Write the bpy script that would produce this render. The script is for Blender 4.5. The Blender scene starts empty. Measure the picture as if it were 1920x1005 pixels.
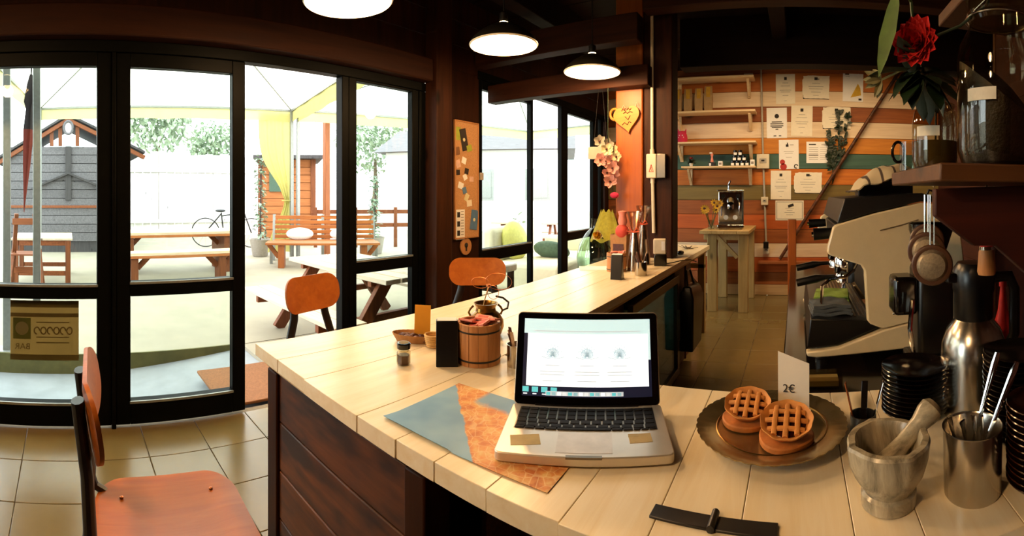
import bpy, bmesh, math, random
from mathutils import Vector, Matrix, Euler
random.seed(7)
SC = bpy.context.scene
COL = SC.collection
PI = math.pi

# ------------------------------------------------------------------ camera
# the photograph is a hand-held sweep panorama: a cylinder of 126 degrees
FPX, HOR, EYE, YAW = 870.0, 365.0, 1.2, 0.6126
cd = bpy.data.cameras.new('camera')
cd.type = 'PANO'
cd.panorama_type = 'CENTRAL_CYLINDRICAL'
cd.central_cylindrical_range_u_min = -960 / FPX
cd.central_cylindrical_range_u_max = 960 / FPX
cd.central_cylindrical_range_v_min = -(1005 - HOR) / FPX
cd.central_cylindrical_range_v_max = HOR / FPX
cd.central_cylindrical_radius = 1.0
cd.clip_start = 0.02
cam = bpy.data.objects.new('camera', cd)
COL.objects.link(cam)
cam.location = (0, 0, EYE)
cam.rotation_euler = (PI / 2, 0, YAW)
SC.camera = cam

# ------------------------------------------------------------------ light and exposure
world = bpy.data.worlds.new('overcast_sky')
SC.world = world
world.use_nodes = True
wn = world.node_tree.nodes
wn['Background'].inputs[0].default_value = (0.95, 0.975, 1.0, 1)
wn['Background'].inputs[1].default_value = 8.0
SC.view_settings.view_transform = 'Standard'
SC.view_settings.look = 'None'
SC.view_settings.exposure = 0.0
SC.view_settings.gamma = 1.0
SC.view_settings.use_curve_mapping = False
LAMP_W = 32.0
LAMP_COL = (1.0, 0.60, 0.28)

# ------------------------------------------------------------------ pixel rays to places in the room
def ray(x, y):
    a = (x - 960) / FPX - YAW
    return math.sin(a), math.cos(a), (HOR - y) / FPX
def gz(x, y, z):
    s, c, t = ray(x, y); d = (z - EYE) / t
    return Vector((s * d, c * d, z))
def gx(x, y, X):
    s, c, t = ray(x, y); d = X / s
    return Vector((X, c * d, EYE + t * d))
def gy(x, y, Y):
    s, c, t = ray(x, y); d = Y / c
    return Vector((s * d, Y, EYE + t * d))
def gd(x, y, d):
    s, c, t = ray(x, y)
    return Vector((s * d, c * d, EYE + t * d))
def yw(x, X=-2.37):
    return gx(x, 300, X).y

# ------------------------------------------------------------------ materials
def lin(h):
    h = h.lstrip('#')
    r = []
    for i in (0, 2, 4):
        c = int(h[i:i + 2], 16) / 255
        r.append(c / 12.92 if c <= .04045 else ((c + .055) / 1.055) ** 2.4)
    return (r[0], r[1], r[2], 1)
MATS = {}
def new_mat(name):
    m = bpy.data.materials.new(name); m.use_nodes = True
    MATS[name] = m
    nt = m.node_tree
    return m, nt, nt.nodes['Principled BSDF']
def setp(b, **k):
    names = dict(rough='Roughness', metal='Metallic', spec='Specular IOR Level', trans='Transmission Weight', ior='IOR', coat='Coat Weight', sub='Subsurface Weight', alpha='Alpha')
    for a, v in k.items(): b.inputs[names[a]].default_value = v
def coords(nt, sc=(1, 1, 1), rnd=True):
    tc = nt.nodes.new('ShaderNodeTexCoord')
    mp = nt.nodes.new('ShaderNodeMapping')
    mp.inputs['Scale'].default_value = sc
    nt.links.new(tc.outputs['Object'], mp.inputs['Vector'])
    if rnd:
        oi = nt.nodes.new('ShaderNodeObjectInfo')
        mu = nt.nodes.new('ShaderNodeMath'); mu.operation = 'MULTIPLY'; mu.inputs[1].default_value = 37.0
        nt.links.new(oi.outputs['Random'], mu.inputs[0])
        nt.links.new(mu.outputs[0], mp.inputs['Location'])
    return mp
def ramp(nt, fac, stops):
    r = nt.nodes.new('ShaderNodeValToRGB')
    e = r.color_ramp.elements
    while len(e) < len(stops): e.new(0.5)
    for i, (p, c) in enumerate(stops):
        e[i].position = p; e[i].color = c
    nt.links.new(fac, r.inputs[0])
    return r
def noise(nt, vec, scale, detail=4, rough=.6, dist=0):
    n = nt.nodes.new('ShaderNodeTexNoise')
    n.inputs['Scale'].default_value = scale; n.inputs['Detail'].default_value = detail
    n.inputs['Roughness'].default_value = rough; n.inputs['Distortion'].default_value = dist
    nt.links.new(vec, n.inputs['Vector'])
    return n
def bump(nt, b, h, s=.2, d=.005):
    bp = nt.nodes.new('ShaderNodeBump'); bp.inputs['Strength'].default_value = s; bp.inputs['Distance'].default_value = d
    nt.links.new(h, bp.inputs['Height']); nt.links.new(bp.outputs[0], b.inputs['Normal'])
def plain(name, c, rough=.5, metal=0, spec=.5, var=.12, scale=30, bmp=0.05, **k):
    m, nt, b = new_mat(name)
    c = lin(c)
    mp = coords(nt)
    n = noise(nt, mp.outputs[0], scale)
    lo = tuple(x * (1 - var) for x in c[:3]) + (1,); hi = tuple(min(1, x * (1 + var)) for x in c[:3]) + (1,)
    r = ramp(nt, n.outputs[0], [(.3, lo), (.7, hi)])
    nt.links.new(r.outputs[0], b.inputs['Base Color'])
    setp(b, rough=rough, metal=metal, spec=spec, **k)
    if bmp: bump(nt, b, n.outputs[0], bmp, .003)
    return m
def wood(name, c1, c2, axis='X', rough=.5, scale=1.0, knots=True, spec=.4, tint=.12, blotch=None):
    m, nt, b = new_mat(name)
    st = {'X': (1.2, 16, 16), 'Y': (16, 1.2, 16), 'Z': (16, 16, 1.2)}[axis]
    mp = coords(nt, tuple(s * scale for s in st))
    n = noise(nt, mp.outputs[0], 2.2, 6, .62, .6)
    r = ramp(nt, n.outputs[0], [(.28, lin(c1)), (.72, lin(c2))])
    col = r.outputs[0]
    if knots:
        mp2 = coords(nt, tuple(s * scale for s in {'X': (2.2, 5, 5), 'Y': (5, 2.2, 5), 'Z': (5, 5, 2.2)}[axis]))
        v = nt.nodes.new('ShaderNodeTexVoronoi'); v.inputs['Scale'].default_value = 1.0
        nt.links.new(mp2.outputs[0], v.inputs['Vector'])
        kr = ramp(nt, v.outputs['Distance'], [(.05, (1, 1, 1, 1)), (.12, (0, 0, 0, 1))])
        mx = nt.nodes.new('ShaderNodeMixRGB'); mx.inputs[2].default_value = tuple(x * .35 for x in lin(c1)[:3]) + (1,)
        nt.links.new(kr.outputs[0], mx.inputs[0]); nt.links.new(col, mx.inputs[1])
        col = mx.outputs[0]
    if blotch:
        mp3 = coords(nt, (3, 3, 9))
        n3 = noise(nt, mp3.outputs[0], 1.3, 3)
        r3 = ramp(nt, n3.outputs[0], [(.42, (0, 0, 0, 1)), (.62, (1, 1, 1, 1))])
        mx3 = nt.nodes.new('ShaderNodeMixRGB'); mx3.inputs[2].default_value = lin(blotch)
        nt.links.new(r3.outputs[0], mx3.inputs[0]); nt.links.new(col, mx3.inputs[1])
        col = mx3.outputs[0]
    oi = nt.nodes.new('ShaderNodeObjectInfo')
    hv = nt.nodes.new('ShaderNodeHueSaturation')
    mr = nt.nodes.new('ShaderNodeMapRange'); mr.inputs['To Min'].default_value = 1 - tint; mr.inputs['To Max'].default_value = 1 + tint
    nt.links.new(oi.outputs['Random'], mr.inputs['Value']); nt.links.new(mr.outputs[0], hv.inputs['Value'])
    nt.links.new(col, hv.inputs['Color']); nt.links.new(hv.outputs[0], b.inputs['Base Color'])
    setp(b, rough=rough, spec=spec)
    bump(nt, b, n.outputs[0], .15, .003)
    return m
def emit(name, c, s):
    m, nt, b = new_mat(name)
    b.inputs['Base Color'].default_value = lin(c)
    b.inputs['Emission Color'].default_value = lin(c); b.inputs['Emission Strength'].default_value = s
    return m
def thin_glass(name, tint='#f4faf8', gl=.08, rough=0.0):
    m, nt, b = new_mat(name)
    nt.nodes.remove(b)
    tr = nt.nodes.new('ShaderNodeBsdfTransparent'); tr.inputs[0].default_value = lin(tint)
    gs = nt.nodes.new('ShaderNodeBsdfGlossy'); gs.inputs['Roughness'].default_value = rough
    lw = nt.nodes.new('ShaderNodeLayerWeight'); lw.inputs[0].default_value = .5
    pw_ = nt.nodes.new('ShaderNodeMath'); pw_.operation = 'POWER'; pw_.inputs[1].default_value = 5
    mu = nt.nodes.new('ShaderNodeMath'); mu.operation = 'MULTIPLY_ADD'; mu.inputs[1].default_value = .85; mu.inputs[2].default_value = .02 + gl * .1
    mx = nt.nodes.new('ShaderNodeMixShader')
    nt.links.new(lw.outputs['Facing'], pw_.inputs[0]); nt.links.new(pw_.outputs[0], mu.inputs[0]); nt.links.new(mu.outputs[0], mx.inputs[0])
    nt.links.new(tr.outputs[0], mx.inputs[1]); nt.links.new(gs.outputs[0], mx.inputs[2])
    nt.links.new(mx.outputs[0], nt.nodes['Material Output'].inputs[0])
    return m
def cloth(name, c, trans=.5):
    m, nt, b = new_mat(name)
    nt.nodes.remove(b)
    df = nt.nodes.new('ShaderNodeBsdfDiffuse'); tl = nt.nodes.new('ShaderNodeBsdfTranslucent')
    mp = coords(nt); n = noise(nt, mp.outputs[0], 6, 3)
    c = lin(c)
    r = ramp(nt, n.outputs[0], [(.3, tuple(x * .92 for x in c[:3]) + (1,)), (.7, c)])
    nt.links.new(r.outputs[0], df.inputs[0]); nt.links.new(r.outputs[0], tl.inputs[0])
    mx = nt.nodes.new('ShaderNodeMixShader'); mx.inputs[0].default_value = trans
    nt.links.new(df.outputs[0], mx.inputs[1]); nt.links.new(tl.outputs[0], mx.inputs[2])
    nt.links.new(mx.outputs[0], nt.nodes['Material Output'].inputs[0])
    return m

# ------------------------------------------------------------------ mesh builder
class MB:
    def __init__(s): s.v = []; s.f = []
    def add(s, vs, fs, M=None):
        o = len(s.v)
        s.v += [tuple(M @ Vector(p)) if M is not None else tuple(p) for p in vs]
        s.f += [tuple(i + o for i in f) for f in fs]
        return s
    def box(s, x0, x1, y0, y1, z0, z1, M=None):
        vs = [(x, y, z) for x in (x0, x1) for y in (y0, y1) for z in (z0, z1)]
        fs = [(0, 1, 3, 2), (4, 6, 7, 5), (0, 4, 5, 1), (2, 3, 7, 6), (0, 2, 6, 4), (1, 5, 7, 3)]
        return s.add(vs, fs, M)
    def cbox(s, c, d, rot=(0, 0, 0)):
        M = Matrix.Translation(c) @ Euler(rot).to_matrix().to_4x4()
        return s.box(-d[0] / 2, d[0] / 2, -d[1] / 2, d[1] / 2, -d[2] / 2, d[2] / 2, M)
    def beam(s, a, b, w, h, up=(0, 0, 1)):
        a = Vector(a); b = Vector(b); z = (b - a).normalized(); u = Vector(up)
        if abs(z.dot(u)) > .99: u = Vector((0, 1, 0))
        x = u.cross(z).normalized(); y = z.cross(x)
        M = Matrix((x, y, z)).transposed().to_4x4(); M.translation = a
        return s.box(-w / 2, w / 2, -h / 2, h / 2, 0, (b - a).length, M)
    def tube(s, pts, r, n=8, closed=False, flat=1.0):
        pts = [Vector(p) for p in pts]; k = len(pts)
        rs = r if isinstance(r, (list, tuple)) else [r] * k
        vs = []; fs = []; px = None
        for i, p in enumerate(pts):
            a = pts[(i - 1) % k] if (closed or i > 0) else p
            b = pts[(i + 1) % k] if (closed or i < k - 1) else p
            t = (b - a).normalized()
            if px is None:
                u = Vector((0, 0, 1)) if abs(t.z) < .9 else Vector((1, 0, 0))
                px = u.cross(t).normalized()
            else:
                px = (px - t * px.dot(t)).normalized()
            py = t.cross(px)
            for j in range(n):
                a_ = 2 * PI * j / n
                vs.append(p + (px * math.cos(a_) + py * math.sin(a_) * flat) * rs[i])
        for i in range(k if closed else k - 1):
            i2 = (i + 1) % k
            for j in range(n):
                j2 = (j + 1) % n
                fs.append((i * n + j, i * n + j2, i2 * n + j2, i2 * n + j))
        if not closed:
            fs.append(tuple(range(n))[::-1]); fs.append(tuple((k - 1) * n + j for j in range(n)))
        return s.add(vs, fs)
    def lathe(s, prof, n=24, c=(0, 0, 0), wob=None, M=None):
        vs = []; fs = []
        for (r, z) in prof:
            for j in range(n):
                a = 2 * PI * j / n
                rr = r * (wob(a, r, z) if wob else 1)
                vs.append((c[0] + rr * math.cos(a), c[1] + rr * math.sin(a), c[2] + z))
        k = len(prof)
        for i in range(k - 1):
            for j in range(n):
                j2 = (j + 1) % n
                fs.append((i * n + j, i * n + j2, (i + 1) * n + j2, (i + 1) * n + j))
        fs.append(tuple(range(n))[::-1]); fs.append(tuple((k - 1) * n + j for j in range(n)))
        return s.add(vs, fs, M)
    def prism(s, poly, h0, h1, M=None):
        n = len(poly)
        vs = [(x, y, h0) for x, y in poly] + [(x, y, h1) for x, y in poly]
        fs = [tuple(range(n))[::-1], tuple(range(n, 2 * n))] + [(i, (i + 1) % n, n + (i + 1) % n, n + i) for i in range(n)]
        return s.add(vs, fs, M)
    def grid(s, fn, nu, nv, thick=0, M=None):
        top = [fn(i / nu, j / nv) for i in range(nu + 1) for j in range(nv + 1)]
        W = nv + 1
        fs = [(i * W + j, (i + 1) * W + j, (i + 1) * W + j + 1, i * W + j + 1) for i in range(nu) for j in range(nv)]
        if not thick: return s.add(top, fs, M)
        N = len(top)
        nrm = []
        for i in range(nu + 1):
            for j in range(nv + 1):
                a = Vector(top[min(i + 1, nu) * W + j]) - Vector(top[max(i - 1, 0) * W + j])
                b = Vector(top[i * W + min(j + 1, nv)]) - Vector(top[i * W + max(j - 1, 0)])
                nrm.append(a.cross(b).normalized())
        bot = [tuple(Vector(p) - n_ * thick) for p, n_ in zip(top, nrm)]
        fs2 = [tuple(N + q for q in f[::-1]) for f in fs]
        bd = [j for j in range(W)] + [i * W + nv for i in range(1, nu + 1)] + [nu * W + j for j in range(nv - 1, -1, -1)] + [i * W for i in range(nu - 1, 0, -1)]
        side = [(bd[q], bd[(q + 1) % len(bd)], N + bd[(q + 1) % len(bd)], N + bd[q]) for q in range(len(bd))]
        return s.add(top + bot, fs + fs2 + side, M)
    def ball(s, c, r, n=12, m=8, M=None):
        if not isinstance(r, (list, tuple)): r = (r, r, r)
        vs = [(c[0], c[1], c[2] - r[2])]
        for i in range(1, m):
            t = -PI / 2 + PI * i / m
            for j in range(n):
                a = 2 * PI * j / n
                vs.append((c[0] + r[0] * math.cos(t) * math.cos(a), c[1] + r[1] * math.cos(t) * math.sin(a), c[2] + r[2] * math.sin(t)))
        vs.append((c[0], c[1], c[2] + r[2]))
        L = len(vs) - 1
        fs = [(0, 1 + (j + 1) % n, 1 + j) for j in range(n)] + [(L, 1 + (m - 2) * n + j, 1 + (m - 2) * n + (j + 1) % n) for j in range(n)]
        for i in range(m - 2):
            for j in range(n):
                a = 1 + i * n + j; b = 1 + i * n + (j + 1) % n
                fs.append((a, b, b + n, a + n))
        return s.add(vs, fs, M)
    def leaf(s, p, d, up, L, W, fold=.15, bend=.2):
        p = Vector(p); d = Vector(d).normalized(); u = Vector(up); u = (u - d * u.dot(d))
        u = u.normalized() if u.length > 1e-4 else Vector((0, 0, 1)); w = d.cross(u)
        rows = []
        for t, q in ((0, .08), (.25, .75), (.55, 1), (.82, .6), (1, .03)):
            c = p + d * L * t - u * bend * L * t * t
            rows.append([c - w * W * q / 2 + u * fold * W * q, c, c + w * W * q / 2 + u * fold * W * q])
        vs = [x for r in rows for x in r]
        fs = [(3 * i + j, 3 * i + j + 1, 3 * i + j + 4, 3 * i + j + 3) for i in range(4) for j in range(2)]
        return s.add(vs, fs)
    def mesh(s, name, mt, smooth=35):
        me = bpy.data.meshes.new(name)
        me.from_pydata(s.v, [], s.f)
        bm = bmesh.new(); bm.from_mesh(me)
        bmesh.ops.recalc_face_normals(bm, faces=bm.faces)
        bm.to_mesh(me); bm.free()
        if mt: me.materials.append(MATS[mt])
        if smooth:
            me.polygons.foreach_set('use_smooth', [True] * len(me.polygons))
            me.set_sharp_from_angle(angle=math.radians(smooth))
        return me
    def put(s, name, mt, parent=None, bevel=0, loc=None, rot=None, smooth=35, kind=None):
        return obj(name, s.mesh(name, mt, smooth), parent, bevel, loc, rot, kind)
def obj(name, me, parent=None, bevel=0, loc=None, rot=None, kind=None):
    o = bpy.data.objects.new(name, me); COL.objects.link(o)
    if parent is not None: o.parent = parent
    if loc is not None: o.location = loc
    if rot is not None: o.rotation_euler = rot
    if bevel:
        b = o.modifiers.new('soft_edges', 'BEVEL'); b.width = bevel; b.segments = 2; b.limit_method = 'ANGLE'; b.angle_limit = math.radians(40)
    if kind: o['kind'] = kind
    return o
def tag(o, label, cat, group=None):
    o['label'] = label; o['category'] = cat
    if group: o['group'] = group
    return o
def T(name, label, cat, loc=(0, 0, 0), rz=0, group=None, rot=None):
    o = bpy.data.objects.new(name, None); COL.objects.link(o)
    o.empty_display_size = .05
    o.location = loc; o.rotation_euler = rot if rot else (0, 0, rz)
    return tag(o, label, cat, group)
def dup(o, loc=None, rz=None, label=None, parent=None):
    c = o.copy(); COL.objects.link(c)
    if parent is not None: c.parent = parent
    if loc is not None: c.location = loc
    if rz is not None: c.rotation_euler = (0, 0, rz)
    if label: c['label'] = label
    for ch in list(o.children): dup(ch, parent=c)
    return c
def struct(name, parts=None):
    o = bpy.data.objects.new(name, None); COL.objects.link(o); o['kind'] = 'structure'
    return o
def text_mesh(s, size, mt, name='lettering', depth=.0006, mirror=False, align='CENTER'):
    cu = bpy.data.curves.new('tmp', 'FONT'); cu.body = s; cu.size = size; cu.align_x = align; cu.align_y = 'CENTER'; cu.extrude = depth / 2; cu.resolution_u = 3
    o = bpy.data.objects.new('tmp', cu); COL.objects.link(o)
    dg = bpy.context.evaluated_depsgraph_get()
    me = bpy.data.meshes.new_from_object(o.evaluated_get(dg))
    bpy.data.objects.remove(o); bpy.data.curves.remove(cu)
    if mirror:
        me.transform(Matrix.Scale(-1, 4, (1, 0, 0))); me.flip_normals()
    me.materials.clear(); me.materials.append(MATS[mt]); me.name = name
    return me
def rrect(w, h, r, n=6):
    out = []
    for cx, cy, a0 in ((w / 2 - r, h / 2 - r, 0), (-w / 2 + r, h / 2 - r, PI / 2), (-w / 2 + r, -h / 2 + r, PI), (w / 2 - r, -h / 2 + r, 1.5 * PI)):
        for i in range(n + 1):
            a = a0 + PI / 2 * i / n
            out.append((cx + r * math.cos(a), cy + r * math.sin(a)))
    return out
def shell(mb, outline, fz, t, rings=(1, .8, .55, .3), M=None):
    """a bent sheet of the given outline: fz(x, y) is its height, t its thickness"""
    n = len(outline); vs = []; fs = []
    for side in (0, 1):
        base = len(vs)
        for q in rings:
            for x, y in outline: vs.append((x * q, y * q, fz(x * q, y * q) - side * t))
        vs.append((0, 0, fz(0, 0) - side * t)); c = len(vs) - 1
        for k in range(len(rings) - 1):
            for i in range(n):
                a = base + k * n + i; b = base + k * n + (i + 1) % n
                f = (a, b, b + n, a + n); fs.append(f if side == 0 else f[::-1])
        for i in range(n):
            f = (base + (len(rings) - 1) * n + i, base + (len(rings) - 1) * n + (i + 1) % n, c); fs.append(f if side == 0 else f[::-1])
    m = n * len(rings) + 1
    for i in range(n): fs.append((i, m + i, m + (i + 1) % n, (i + 1) % n))
    return mb.add(vs, fs, M)

# ------------------------------------------------------------------ palette
wood('counter_pine', '#e6d2a8', '#f3e8cc', 'Y', rough=.3, scale=.8, spec=.5, tint=.03)
wood('counter_edge', '#c9a468', '#dfbd84', 'Y', rough=.5, scale=.8, tint=.05)
wood('dark_stain', '#3a1d0c', '#6e3d18', 'X', rough=.55, scale=.8, blotch='#2a1408', tint=.1)
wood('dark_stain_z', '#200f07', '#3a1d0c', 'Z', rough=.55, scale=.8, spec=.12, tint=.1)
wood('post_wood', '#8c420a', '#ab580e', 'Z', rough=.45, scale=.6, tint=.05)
wood('beam_wood', '#22100a', '#341a0d', 'Y', rough=.6, scale=.6, spec=.12, tint=.08)
wood('beam_wood_x', '#26120a', '#3c1f0f', 'X', rough=.6, scale=.6, spec=.12, tint=.08)
wood('ceiling_wood', '#120804', '#1f0f07', 'X', rough=.7, scale=.6, spec=.12, tint=.1)
wood('wall_wood', '#1e0e07', '#34190c', 'Z', rough=.6, scale=.6, spec=.12, tint=.1)
for nm, a, b in (('orange', '#a95a1c', '#c97628'), ('brown', '#7d4018', '#a05a26'), ('amber', '#b0691f', '#cd8630'), ('olive', '#66552a', '#7d6a36'), ('white', '#cfb595', '#e6d2b4'), ('teal', '#33524a', '#44665a'), ('rust', '#974414', '#b85a1e'), ('sand', '#a8855a', '#c09c6c')):
    wood('plank_' + nm, a, b, 'X', rough=.6, scale=.7, tint=.06)
wood('shelf_pine', '#d9b98c', '#ead2a8', 'X', rough=.5, tint=.05)
wood('table_pine', '#a98b56', '#c3a56e', 'Y', rough=.55, tint=.05)
wood('table_pine_z', '#9a7c4a', '#b8985f', 'Z', rough=.55, tint=.05)
wood('out_wood', '#5e2e14', '#83481f', 'X', rough=.6, tint=.08, knots=False)
wood('out_wood_z', '#552a12', '#7a431d', 'Z', rough=.6, tint=.08, knots=False)
wood('grey_wood', '#4c4a4c', '#6a686a', 'X', rough=.8, tint=.1)
wood('grey_wood_z', '#2e2c2c', '#484646', 'Z', rough=.8, tint=.1)
wood('weathered', '#b6a48c', '#d2c4ac', 'X', rough=.8, tint=.08)
wood('siding', '#8a5228', '#a96a38', 'X', rough=.7, tint=.08)
wood('white_fence', '#d9d9d6', '#eeeeea', 'Z', rough=.7, tint=.03)
wood('barrel_wood', '#a06a3c', '#c08a56', 'Z', rough=.45, scale=2, knots=False, tint=.05)
wood('ply', '#984e16', '#ae6220', 'Y', rough=.38, scale=.9, knots=False, tint=.03)
wood('heart_wood', '#b06a1c', '#c6842e', 'X', rough=.5, knots=False)
plain('tile', '#6c5b34', rough=.24, var=.06, scale=7, bmp=.02)
plain('grout', '#6d604a', rough=.9)
plain('black_frame', '#060706', rough=.45, var=.2, spec=.06)
wood('wall_dark', '#2c120a', '#46200f', 'Y', rough=.6, scale=.6, tint=.1)
plain('black_metal', '#14110f', rough=.4, var=.2)
plain('black_plastic', '#0b0a0a', rough=.3, var=.2)
plain('black_gloss', '#100c0a', rough=.12, var=.2, bmp=0)
plain('steel', '#b9b2a6', rough=.22, metal=1, var=.04, bmp=.01)
plain('steel_dark', '#7d7568', rough=.3, metal=1, var=.06)
plain('chrome', '#dcdcdc', rough=.07, metal=1, var=.02, bmp=0)
plain('galvanised', '#8f938f', rough=.45, metal=.6, var=.1)
plain('brass', '#8a6630', rough=.28, metal=1, var=.12, scale=18)
plain('copper', '#b86a3c', rough=.3, metal=1)
plain('paper', '#ece4cf', rough=.8, var=.03, bmp=.01)
plain('paper_white', '#f0efec', rough=.8, var=.02, bmp=0)
plain('ink', '#26221f', rough=.8)
plain('ink_grey', '#8b867c', rough=.8)
plain('cream_enamel', '#e0c99c', rough=.25, var=.03, bmp=0, coat=.3)
plain('enamel_white', '#f2eee6', rough=.3, var=.02, bmp=0)
plain('enamel_green', '#2c3026', rough=.3, var=.1)
plain('plastic_cream', '#d8cdb4', rough=.45, var=.05)
plain('plastic_grey', '#a9a294', rough=.5, var=.06)
plain('cork', '#b88a5c', rough=.9, var=.25, scale=160, bmp=.2)
plain('concrete', '#868c90', rough=.8, var=.12, scale=5)
plain('deck', '#928c79', rough=.8, var=.08, scale=3)
plain('riser', '#5c5a34', rough=.9, var=.15, scale=14)
plain('mat_brown', '#7d5230', rough=.95, var=.2, scale=90, bmp=.3)
thin_glass('pane')
thin_glass('jar_glass', '#f2f4ee', .3)
wood('shelf_dark', '#3e2410', '#583518', 'X', rough=.5)
wood('gusset_wood', '#2a0e07', '#40180c', 'X', rough=.6, spec=.25)
plain('water_amber', '#4a3a1c', rough=.1)
plain('sticker_dark', '#6e5a3c', rough=.5)
wood('out_orange', '#84481a', '#a8642a', 'X', rough=.55, tint=.06, knots=False)
wood('out_orange_z', '#7c4218', '#9c5a26', 'Z', rough=.55, tint=.06, knots=False)
# ================================================================== THE SETTING
XW = -2.37; YB = 5.55; XR = .66; XF = 1.75; YF = -1.7; ZC = 2.72
# floor: slab and tiles one by one
fl = struct('floor')
MB().box(XW - .06, XF, YF, YB, -.12, -.006).put('slab', 'grout', fl)
tb = MB().box(-.1435, .1435, -.1435, .1435, -.008, 0).mesh('tile', 'tile')
ny = 0
for i in range(15):
    for j in range(26):
        x = XW + .135 + .29 * i; y = -1.6 + .09 + .29 * j
        if x > XF or y > YB: continue
        if y < -.75 or (x > -.6 and y < .9) or (x > .1 and y < 3.2): continue
        obj('tile', tb, fl, .002, (x, y, 0))
# ceiling with beams
ce = struct('ceiling')
for i in range(16):
    y0 = YF + i * (YB - YF) / 16
    MB().box(XW - .1, XF + .1, y0 + .004, y0 + (YB - YF) / 16 - .004, ZC, ZC + .04).put('plank', 'ceiling_wood', ce)
MB().box(XW - .1, XF + .1, YF, YB, ZC + .04, ZC + .08).put('roof_board', 'ceiling_wood', ce)
MB().box(XW, -1.0, 3.02, 3.13, 1.955, 2.10).put('beam', 'beam_wood_x', ce, .006)
MB().box(XW, -1.02, 2.86, 2.98, 2.22, 2.40).put('beam', 'beam_wood_x', ce, .006)
MB().box(-1.0, XF, 2.9, 3.02, 2.42, 2.6).put('beam', 'beam_wood_x', ce, .006)
MB().box(-1.0, XF, 3.9, 4.08, 2.30, ZC).put('beam', 'ceiling_wood', ce, .006)
for xx in (-1.9, -.2): MB().box(xx, xx + .12, YF, 3.9, 2.50, ZC).put('rafter', 'ceiling_wood', ce, .006)
# left wall: header beam, upper boards, pier
wl = struct('wall_left')
MB().box(XW - .04, XW + .09, YF, 2.30, 1.99, 2.15).put('header_beam', 'beam_wood', wl, .01)
for z in (2.15, 2.34, 2.53): MB().box(XW - .05, XW, YF, YB, z + .002, z + .188).put('plank', 'wall_wood', wl)
MB().box(XW - .05, XW, YF, -1.02, 0, 2.15).put('pier', 'wall_wood', wl)
MB().box(XW - .05, XW, 2.42, 2.905, 0, 2.15).put('pier', 'wall_wood', wl)
MB().box(XW - .05, XW, 5.42, YB, 0, 2.15).put('pier', 'wall_wood', wl)
wf = struct('wall_front')
MB().box(XW - .05, XF + .05, YF - .05, YF, 0, ZC).put('boarding', 'wall_wood', wf)
wr = struct('wall_right')
for i in range(15): MB().box(XF, XF + .04, YF, YB + .05, i * .182 + .002, i * .182 + .18).put('plank', 'wall_dark', wr)
MB().box(XF + .04, XF + .06, YF, YB + .05, 0, ZC).put('backing', 'wall_wood', wr)
wp = struct('wall_partition')
for i in range(8): MB().box(XR, XR + .03, YF, 1.44, i * .25 + .001, i * .25 + .249).put('plank', 'gusset_wood', wp)
MB().box(XR - .004, XR + .034, 1.44, 1.455, 0, 2.0).put('end_strip', 'shelf_dark', wp, .002)
# back wall of coloured boards, one by one
wb = struct('wall_back')
ys = [134, 138, 172, 201, 229, 259, 289, 317, 347, 375, 402, 430, 456, 482, 510, 533, 553]
zz = [EYE + (HOR - y) / FPX * 5.56 for y in ys]; zz[-1] = 0.0
ordr = ['brown', 'orange', 'white', 'brown', 'white', 'amber', 'teal', 'orange', 'olive', 'brown', 'rust', 'brown', 'white', 'rust', 'brown', 'sand']
for i, c in enumerate(ordr):
    if i == 0: continue
    MB().box(XW, XF, YB - .02, YB, zz[i + 1] + .002, zz[i] - .002).put('plank', 'plank_' + c, wb, .003)
MB().box(XW - .05, XF + .05, YB, YB + .04, 0, ZC).put('backing', 'wall_wood', wb)
MB().box(XW, XF, YB - .03, YB, zz[1], ZC).put('plank', 'plank_brown', wb)
# ---- glazed doors in the left wall
def leaf_panel(st, y0, y1, zb, zt, rails, sw=.055, x=XW, t=.05, top=.07, bottom=.12, glass=True):
    MB().box(x - t, x, y0, y0 + sw, zb, zt).put('stile', 'black_frame', st, .004)
    MB().box(x - t, x, y1 - sw, y1, zb, zt).put('stile', 'black_frame', st, .004)
    rs = [(zb, zb + bottom)] + rails + [(zt - top, zt)]
    for a, b in rs: MB().box(x - t, x, y0 + sw, y1 - sw, a, b).put('rail', 'black_frame', st, .003)
    for k in range(len(rs) - 1):
        if glass: MB().box(x - t * .62, x - t * .5, y0 + sw, y1 - sw, rs[k][1], rs[k + 1][0]).put('pane', 'pane', st)
        a, b = rs[k][1], rs[k + 1][0]
        MB().box(x - .004, x + .006, y0 + sw - .004, y1 - sw + .004, a - .012, a).put('glazing_bead', 'galvanised', st)
y182, y245, y420, y460, y640, y668, y776, y808 = [yw(q) for q in (182, 245, 420, 460, 640, 669, 775, 806)]
d1 = struct('door_1'); leaf_panel(d1, -1.0, y182 + .075, .015, 1.93, [(.665, .74)], .075)
d2 = struct('door_2'); leaf_panel(d2, y245 - .075, y460, .015, 1.93, [(.675, .75)], .075)
d4 = struct('door_3'); leaf_panel(d4, y668 - .06, y776 + .05, .015, 1.985, [(.70, .785)], .06)
MB().box(XW - .06, XW + .012, YF + .6, 2.3, 1.93, 1.99).put('lintel', 'black_frame', wl, .004)
MB().box(XW - .06, XW + .01, y776 + .05, 2.30, 0, 1.93).put('jamb', 'black_frame', wl, .004)
MB().box(XW - .06, XW + .01, y640, y640 + .05, 0, 1.93).put('jamb', 'black_frame', wl, .004)
MB().box(XW - .06, XW + .012, y182 + .075, y245 - .075, 0, 1.93).put('jamb', 'black_frame', wl, .004)
y905, y978, y1000, y1053, y1118 = [yw(q) for q in (903, 975, 1000, 1053, 1120)]
d5 = struct('door_4'); leaf_panel(d5, y905 - .03, y1000, .015, 2.13, [(.65, .755)], .04)
d6 = struct('door_5'); leaf_panel(d6, y1053, y1118 + .02, .015, 2.15, [(.70, .80)], .14)
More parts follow.
